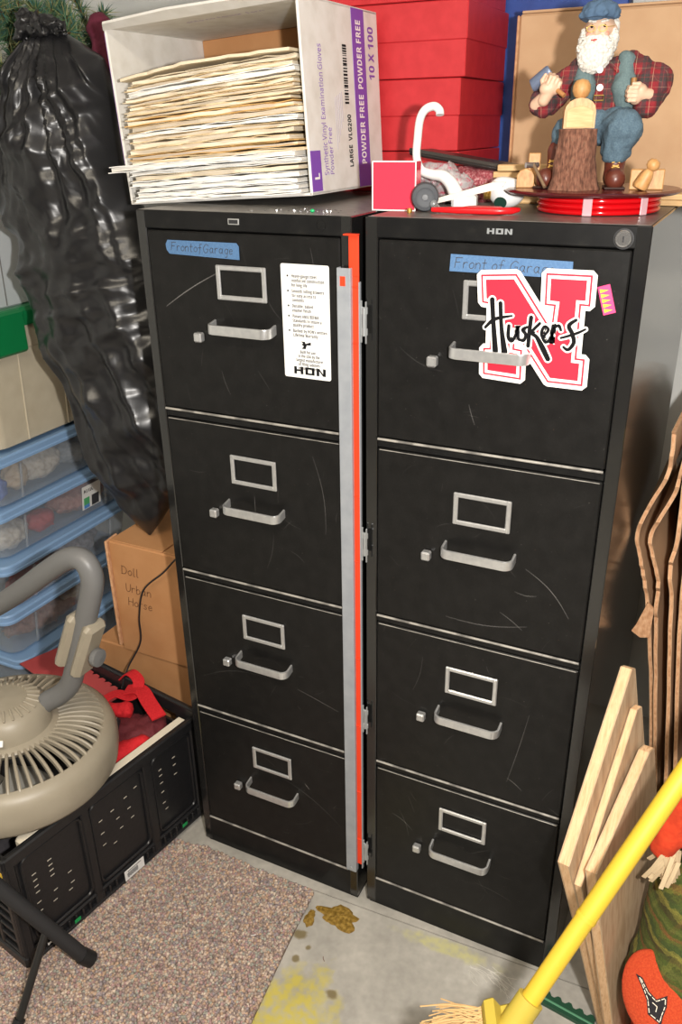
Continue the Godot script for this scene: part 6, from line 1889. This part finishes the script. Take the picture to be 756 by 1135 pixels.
func make_figurine() -> void:
	var Y := 1.3518
	var shirt := tmat(plaid(), Vector3.ONE * 22, 0.9)
	var denim := tmat(ntex(0.08, 122, [[0.0, rgb(62, 82, 98)], [0.5, rgb(80, 102, 117)], [1.0, rgb(100, 122, 133)]], 256, 4), Vector3.ONE * 16, 0.9, 0.0, M.fine, 0.04)
	var vest := tmat(ntex(0.08, 123, [[0.0, rgb(82, 102, 106)], [1.0, rgb(108, 127, 128)]], 256, 4), Vector3.ONE * 16, 0.9, 0.0, M.fine, 0.04)
	var skin := mat(rgb(208, 172, 146), 0.5)
	var cheek := mat(rgb(204, 142, 122), 0.5)
	var beard_m := tmat(ntex(0.1, 124, [[0.0, rgb(176, 170, 160)], [0.6, rgb(214, 210, 202)], [1.0, rgb(226, 223, 216)]], 128, 3), Vector3.ONE * 20, 0.6)
	var leather := mat(rgb(92, 44, 32), 0.35)
	var f := thing("woodcarver_figurine", "bearded woodcarver figurine in plaid shirt and denim seated on plate", "figurine", Vector3(0.278, Y, -0.178), Vector3(0, 6, 0))
	# trousers
	var tr := blob([[Vector3(0.0, 0.080, -0.020), Vector3(0.034, 0.026, 0.028)], [Vector3(0.012, 0.078, -0.014), Vector3(0.032, 0.074, 0.020), 0.025, 0.021], [Vector3(0.032, 0.074, 0.020), Vector3(0.025, 0.046, 0.016), 0.021, 0.019], [Vector3(-0.014, 0.078, -0.014), Vector3(-0.040, 0.068, 0.006), 0.024, 0.019], [Vector3(-0.040, 0.068, 0.006), Vector3(-0.044, 0.042, 0.006), 0.019, 0.016]], 0.0028, 0.012, fnl(70.0, 125, 2), 0.003)
	obj("denim_trousers", tr.mesh(180), denim, f)
	# boots
	for b in [[Vector3(0.026, 0, 0.018), 8.0], [Vector3(-0.052, 0, 0.014), -22.0]]:
		var bo := blob([[Vector3(0, 0.046, -0.004), Vector3(0, 0.014, -0.002), 0.0145, 0.0125], [Vector3(0, 0.0125, -0.004), Vector3(0, 0.0125, 0.026), 0.0125, 0.0135]], 0.0025, 0.006)
		for i in bo.v.size():
			if bo.v[i].y < 0.0005: bo.v[i].y = 0.0005
		var bn := obj("boot", bo.mesh(180), leather, f, b[0], Vector3(0, b[1], 0))
		obj("sole", MB.new().box(Vector3(0, 0.0016, 0.011), Vector3(0.027, 0.003, 0.050), 0.0012).mesh(), mat(rgb(50, 28, 22), 0.6), bn)
		var lc := MB.new()
		for k in 3:
			lc.tube([Vector3(-0.005, 0.020 + k * 0.006, 0.0125 - k * 0.0006), Vector3(0.004, 0.023 + k * 0.006, 0.0130 - k * 0.0006)], 0.0009, 5)
			lc.tube([Vector3(0.005, 0.020 + k * 0.006, 0.0125 - k * 0.0006), Vector3(-0.004, 0.023 + k * 0.006, 0.0130 - k * 0.0006)], 0.0009, 5)
		obj("laces", lc.mesh(60), mat(rgb(206, 164, 84), 0.6), bn)
	# shirt with sleeves
	var sh := blob([[Vector3(0.0, 0.108, -0.014), Vector3(0.030, 0.028, 0.023)], [Vector3(0.0, 0.136, -0.012), Vector3(0.034, 0.024, 0.021)], [Vector3(0.030, 0.148, -0.012), Vector3(0.064, 0.126, -0.006), 0.0165, 0.0195], [Vector3(0.064, 0.126, -0.006), Vector3(0.056, 0.102, 0.012), 0.0195, 0.0170], [Vector3(-0.030, 0.146, -0.010), Vector3(-0.070, 0.112, 0.0), 0.0160, 0.0180], [Vector3(-0.070, 0.112, 0.0), Vector3(-0.078, 0.104, 0.012), 0.0180, 0.0165]], 0.0028, 0.010, fnl(60.0, 126, 2), 0.004)
	obj("plaid_shirt", sh.mesh(180), shirt, f)
	# collar
	for s in [-1, 1]:
		obj("collar_wing", MB.new().extrude([Vector2(0.0, 0.0), Vector2(s * 0.026, 0.010), Vector2(s * 0.030, -0.004), Vector2(s * 0.014, -0.012)], 0, 0.004, Transform3D(Basis(Vector3.RIGHT, -0.5) * Basis(Vector3.UP, s * 0.35), Vector3(s * 0.005 - 0.004, 0.150, 0.006)), 0.0).mesh(20), shirt, f)
	# denim vest, two fronts
	for s in [-1, 1]:
		var v := blob([[Vector3(s * 0.025, 0.154, -0.003), Vector3(s * 0.026, 0.120, 0.006), 0.0115, 0.0135], [Vector3(s * 0.026, 0.120, 0.006), Vector3(s * 0.030, 0.092, -0.001), 0.0135, 0.0105], [Vector3(s * 0.030, 0.135, -0.016), Vector3(s * 0.033, 0.10, -0.018), 0.012, 0.011]], 0.0028, 0.010, fnl(60.0, 127, 2), 0.002)
		obj("denim_vest", v.mesh(180), vest, f)
	for q in [[Vector3(-0.006, 0.1425, 0.0185), 0.0040], [Vector3(-0.004, 0.122, 0.0165), 0.0042]]:
		obj("button", MB.new().lathe([Vector2(q[1], 0), Vector2(q[1], 0.0012), Vector2(q[1] * 0.7, 0.0018), Vector2(0, 0.0014)], 16, Transform3D(Basis(Vector3.RIGHT, PI / 2), q[0])).mesh(), M.white_print, f)
	obj("belt_buckle", MB.new().tube([Vector3(-0.010, 0.107, 0.0165), Vector3(0.002, 0.107, 0.0175), Vector3(0.002, 0.113, 0.0180), Vector3(-0.010, 0.113, 0.0170)], 0.0008, 6, false, true).mesh(), mat(rgb(214, 178, 96), 0.3, 0.7), f)
	# head: face with brow, nose, cheeks, ears
	var hx := -0.013
	var hd := blob([[Vector3(hx, 0.190, -0.004), Vector3(0.0185, 0.0215, 0.0195)], [Vector3(hx - 0.002, 0.186, 0.014), Vector3(0.0045, 0.006, 0.0065)], [Vector3(hx - 0.010, 0.184, 0.009), Vector3(0.0062, 0.0055, 0.0060)], [Vector3(hx + 0.007, 0.184, 0.010), Vector3(0.0062, 0.0055, 0.0060)], [Vector3(hx + 0.019, 0.188, -0.004), Vector3(0.003, 0.0055, 0.004)], [Vector3(hx - 0.0195, 0.188, -0.004), Vector3(0.003, 0.0055, 0.004)], [Vector3(hx, 0.170, -0.006), Vector3(hx + 0.004, 0.15, -0.010), 0.012, 0.012]], 0.0018, 0.004)
	var hn := obj("head", hd.mesh(180), skin, f)
	for s in [-1, 1]:
		obj("eye", MB.new().lathe([Vector2(0.0021, 0), Vector2(0.0015, 0.0012), Vector2(0, 0.0016)], 12, Transform3D(Basis(Vector3.RIGHT, PI / 2), Vector3(hx - 0.001 + s * 0.0078, 0.1925, 0.0135))).mesh(60), M.ink, hn)
		obj("eyebrow", blob([[Vector3(hx - 0.001 + s * 0.004, 0.1975, 0.0150), Vector3(hx - 0.001 + s * 0.012, 0.1985, 0.0120), 0.0018, 0.0015]], 0.0012, 0.0, fnl(300.0, 128, 2), 0.0008).mesh(180), beard_m, hn)
		obj("cheek", blob([[Vector3(hx - 0.001 + s * 0.0095, 0.1835, 0.0125), Vector3(0.0052, 0.0042, 0.0035)]], 0.0012, 0.0).mesh(180), cheek, hn)
	obj("mouth", blob([[Vector3(hx - 0.004, 0.1765, 0.0165), Vector3(0.0052, 0.0026, 0.0035)]], 0.001, 0.0).mesh(180), mat(rgb(168, 66, 62), 0.5), hn)
	var gm := MB.new()
	for s in [-1, 1]:
		var rg := []
		for k in 14:
			rg.append(Vector3(hx - 0.002 + s * 0.0072 + cos(TAU * k / 14) * 0.0052, 0.1895 + sin(TAU * k / 14) * 0.0036, 0.0190))
		gm.tube(rg, 0.0005, 5, false, true)
		gm.tube([Vector3(hx - 0.002 + s * 0.0125, 0.191, 0.0185), Vector3(hx + s * 0.0185, 0.193, 0.0)], 0.0005, 5)
	obj("spectacles", gm.mesh(60), mat(rgb(206, 170, 92), 0.3, 0.8), hn)
	# beard and hair
	var bd := blob([[Vector3(hx - 0.002, 0.166, 0.006), Vector3(0.0240, 0.0175, 0.0160)], [Vector3(hx - 0.003, 0.155, 0.010), Vector3(0.0200, 0.014, 0.013)], [Vector3(hx - 0.004, 0.148, 0.011), Vector3(0.013, 0.010, 0.009)], [Vector3(hx + 0.018, 0.178, -0.002), Vector3(0.007, 0.013, 0.010)], [Vector3(hx - 0.019, 0.178, 0.0), Vector3(0.006, 0.013, 0.010)], [Vector3(hx - 0.010, 0.1795, 0.0145), Vector3(0.008, 0.0035, 0.004)], [Vector3(hx + 0.004, 0.1800, 0.0145), Vector3(0.008, 0.0035, 0.004)]], 0.0016, 0.004, fnl(190.0, 129, 3), 0.0030)
	obj("white_beard", bd.mesh(180), beard_m, f)
	obj("white_hair", blob([[Vector3(hx + 0.003, 0.192, -0.012), Vector3(0.0205, 0.018, 0.013)]], 0.0022, 0.0, fnl(150.0, 130, 3), 0.003).mesh(180), beard_m, f)
	# flat denim cap
	var cp := obj("denim_cap", blob([[Vector3(hx - 0.002, 0.211, -0.004), Vector3(0.0235, 0.0135, 0.0225)], [Vector3(hx - 0.002, 0.2045, -0.004), Vector3(0.0205, 0.006, 0.0205)]], 0.0022, 0.006, fnl(90.0, 131, 2), 0.002).mesh(180), mat(rgb(74, 98, 124), 0.9), f)
	obj("cap_peak", MB.new().grid(14, 5, func(u: float, v: float) -> Vector3:
		var a: float = lerp(-1.15, 1.15, u)
		var r: float = 0.0185 + v * 0.012 * cos(a * 0.9)
		return Vector3(hx - 0.003 + sin(a) * r, 0.2045 - v * 0.003 - abs(a) * 0.0012, -0.004 + cos(a) * r)).mesh(180), mat(rgb(66, 90, 116), 0.9), cp)
	# hands and tools
	var h1 := hand(f, Vector3(0.045, 0.113, 0.026), Vector3(-0.85, 0.05, 0.35), Vector3(0.05, 1, 0.1), skin, 1.15)
	obj("forearm", blob([[Vector3(0.058, 0.107, 0.016), Vector3(0.049, 0.113, 0.023), 0.0085, 0.0072]], 0.0015, 0.0).mesh(180), skin, f)
	obj("chisel", MB.new().lathe([Vector2(0.0032, -0.012), Vector2(0.0036, 0.012), Vector2(0.0030, 0.014), Vector2(0.0, 0.0145)], 12, Transform3D(Basis(Vector3(0, 0, 1), 0.05), Vector3(0.0385, 0.118, 0.0285))).mesh(50), mat(rgb(150, 106, 58), 0.5), f)
	var h2 := hand(f, Vector3(-0.066, 0.122, 0.032), Vector3(0.45, 0.85, 0.1), Vector3(-0.75, 0.45, 0.4), skin, 1.2)
	obj("forearm", blob([[Vector3(-0.084, 0.103, 0.018), Vector3(-0.071, 0.114, 0.028), 0.0090, 0.0076]], 0.0015, 0.0).mesh(180), skin, f)
	var ml := obj("mallet", MB.new().tube([Vector3(-0.046, 0.113, 0.040), Vector3(-0.080, 0.136, 0.022)], 0.0030, 10).mesh(60), mat(rgb(170, 118, 70), 0.5), f)
	obj("mallet_head", MB.new().tube([Vector3(-0.092, 0.126, 0.020), Vector3(-0.090, 0.127, 0.020), Vector3(-0.070, 0.142, 0.024), Vector3(-0.068, 0.1435, 0.024)], 0.0085, 16, true, false, [0.85, 1, 1, 0.85]).mesh(40), mat(rgb(104, 116, 140), 0.4, 0.3), ml)
	# stump and carving
	var st := thing("tree_stump", "small bark-covered stump in front of the bearded figurine", "stump", Vector3(0.261, Y, -0.122))
	var bn := fnl(90.0, 132, 3)
	var sm := MB.new().grid(48, 16, func(u: float, v: float) -> Vector3:
		var a: float = u * TAU
		var r: float = lerp(0.0300, 0.0235, pow(v, 0.6)) + (1.0 - v) * (1.0 - v) * 0.003 * cos(a * 5.0) + bn.get_noise_3d(cos(a) * 0.03, v * 0.012, sin(a) * 0.03) * 0.0045
		return Vector3(cos(a) * r, v * 0.0735, -sin(a) * r), false, true)
	obj("bark", sm.mesh(180), M.bark, st)
	obj("cut_top", MB.new().lathe([Vector2(0.0230, 0.0722), Vector2(0.0, 0.0740)], 30, Transform3D.IDENTITY, false, false).mesh(), M.pale_wood, st)
	var cv := thing("carved_bust", "half-carved wooden doll with round head on the stump", "carving", Vector3(0.2605, Y + 0.0742, -0.122), Vector3(0, 16, 0))
	var bk := [Vector2(-0.0195, 0.0), Vector2(0.0195, 0.0), Vector2(0.0195, 0.019)]
	for i in 9:
		var a := PI * i / 8
		bk.append(Vector2(cos(a) * 0.0195, 0.0200 + sin(a) * 0.0155))
	bk.append(Vector2(-0.0195, 0.019))
	obj("block", MB.new().extrude(bk, -0.015, 0.013, Transform3D.IDENTITY, 0.002).mesh(30), M.pale_wood, cv)
	obj("cut_face", MB.new().extrude([Vector2(-0.0165, 0.001), Vector2(0.0165, 0.001), Vector2(0.0165, 0.020), Vector2(0.012, 0.023), Vector2(0.0, 0.0265), Vector2(-0.012, 0.0235), Vector2(-0.0165, 0.020)], 0.0125, 0.0140, Transform3D.IDENTITY, 0.0004).mesh(30), M.pine, cv)
	obj("round_head", MB.new().lathe([Vector2(0.004, 0.034), Vector2(0.0088, 0.0375), Vector2(0.0114, 0.0435), Vector2(0.0110, 0.0500), Vector2(0.0075, 0.0555), Vector2(0.0, 0.0575)], 28).mesh(60), M.pale_wood, cv)
	# toys on the plate
	var td := thing("toy_doll", "small turned wooden peg doll leaning on a block", "wooden toy", Vector3(0.3455, Y, -0.118), Vector3(-10, -25, -24))
	obj("peg_body", MB.new().lathe([Vector2(0.0, 0.004), Vector2(0.0085, 0.004), Vector2(0.0095, 0.007), Vector2(0.0082, 0.020), Vector2(0.0060, 0.026), Vector2(0.0045, 0.028)], 22).mesh(45), M.pale_wood, td)
	obj("peg_head", MB.new().lathe([Vector2(0.0045, 0.0278), Vector2(0.0078, 0.031), Vector2(0.0084, 0.0355), Vector2(0.0065, 0.0400), Vector2(0.0, 0.0420)], 22).mesh(60), M.pale_wood, td)
	var tb := obj("wood_block", MB.new().box(Vector3(0, 0.0125, 0), Vector3(0.042, 0.025, 0.014), 0.0012).mesh(), M.pale_wood, null, Vector3(0.352, Y, -0.142), Vector3(0, 6, 0))
	tag(tb, "small wooden block behind the leaning peg doll", "wood block")
	var th := thing("toy_block", "small wooden toy block with tall back beside the stump", "wooden toy", Vector3(0.190, Y, -0.148), Vector3(0, 12, 0))
	obj("back", MB.new().box(Vector3(0.010, 0.022, -0.006), Vector3(0.016, 0.044, 0.010), 0.001).mesh(), M.pale_wood, th)
	obj("arch", MB.new().extrude([Vector2(-0.012, 0), Vector2(0.012, 0), Vector2(0.012, 0.016), Vector2(0.008, 0.022), Vector2(0.0, 0.025), Vector2(-0.008, 0.022), Vector2(-0.012, 0.016)], 0, 0.010, Transform3D.IDENTITY, 0.001).mesh(30), M.pale_wood, th)
	var hm := thing("toy_hammer", "tiny hammer with shiny head leaning by the stump", "hammer")
	obj("shaft", MB.new().tube([Vector3(0.229, Y + 0.004, -0.098), Vector3(0.207, Y + 0.031, -0.118)], 0.0022, 8).mesh(60), mat(rgb(120, 96, 72), 0.6), hm)
	obj("hammer_head", MB.new().tube([Vector3(0.198, Y + 0.030, -0.112), Vector3(0.212, Y + 0.030, -0.124)], 0.0036, 10).mesh(40), M.chrome, hm)

func make_small_stuff() -> void:
	# dried glue on the concrete in front of the cabinets
	var nz := fnl(30.0, 141, 3)
	for g in [[Vector3(-0.030, 0, 0.050), 0.036, 0.024, "large brown dried glue puddle on the concrete by carpet corner", 0.0], [Vector3(-0.078, 0.0005, 0.078), 0.011, 0.018, "small brown dried glue smear on the carpet edge", 9.0]]:
		var mb := MB.new().grid(40, 9, func(u: float, v: float) -> Vector3:
			var a: float = u * TAU
			var k: float = 1.0 + nz.get_noise_2d(cos(a) * 0.022 + g[4], sin(a) * 0.022) * 0.7
			var r: float = (1.0 - v)
			return Vector3(cos(a) * g[1] * k * r, 0.0005 + 0.0026 * sqrt(v) * (1.0 + 0.8 * nz.get_noise_2d(cos(a) * r * 0.12 + 5.0, sin(a) * r * 0.12)), -sin(a) * g[2] * k * r), false, true)
		var m := tmat(ntex(0.05, 142, [[0.0, rgb(96, 74, 28)], [0.5, rgb(140, 110, 48)], [1.0, rgb(176, 146, 76)]], 128), Vector3.ONE * 16, 0.3)
		var o := obj("glue_stain", mb.mesh(180), m, null, g[0])
		tag(o, g[3], "glue stain")
	# strands fallen on the carpet and concrete
	for q in [[Vector3(-0.155, 0.0105, 0.165), 40.0, "white thread scrap lying on the speckled carpet"], [Vector3(-0.012, 0.0008, 0.145), -50.0, "tiny dark splinter lying on the concrete"]]:
		var o := obj("thread_scrap", MB.new().tube([Vector3(-0.005, 0.0006, 0), Vector3(0, 0.0008, 0.001), Vector3(0.005, 0.0006, 0)], 0.0006, 5).mesh(), M.paper if q[1] > 0 else M.bark, null, q[0], Vector3(0, q[1], 0))
		tag(o, q[2], "scrap")
	# wispy cobweb fibres at the floor joint
	var wb := MB.new()
	for i in 16:
		var a := Vector3(0.27 + rng.randf_range(-0.03, 0.04), 0.001, 0.035 + rng.randf_range(-0.012, 0.02))
		var e := a + Vector3(rng.randf_range(0.02, 0.06), 0, rng.randf_range(0.005, 0.025))
		wb.tube(spline([a, a.lerp(e, 0.5) + Vector3(0, 0.002, rng.randf_range(-0.01, 0.01)), e], 4), 0.0005, 4)
	var wo := obj("dust_fibres", wb.mesh(60), mat(rgb(214, 210, 202), 0.9))
	tag(wo, "wispy pale dust fibres on the concrete below right cabinet", "dust", "", "stuff")
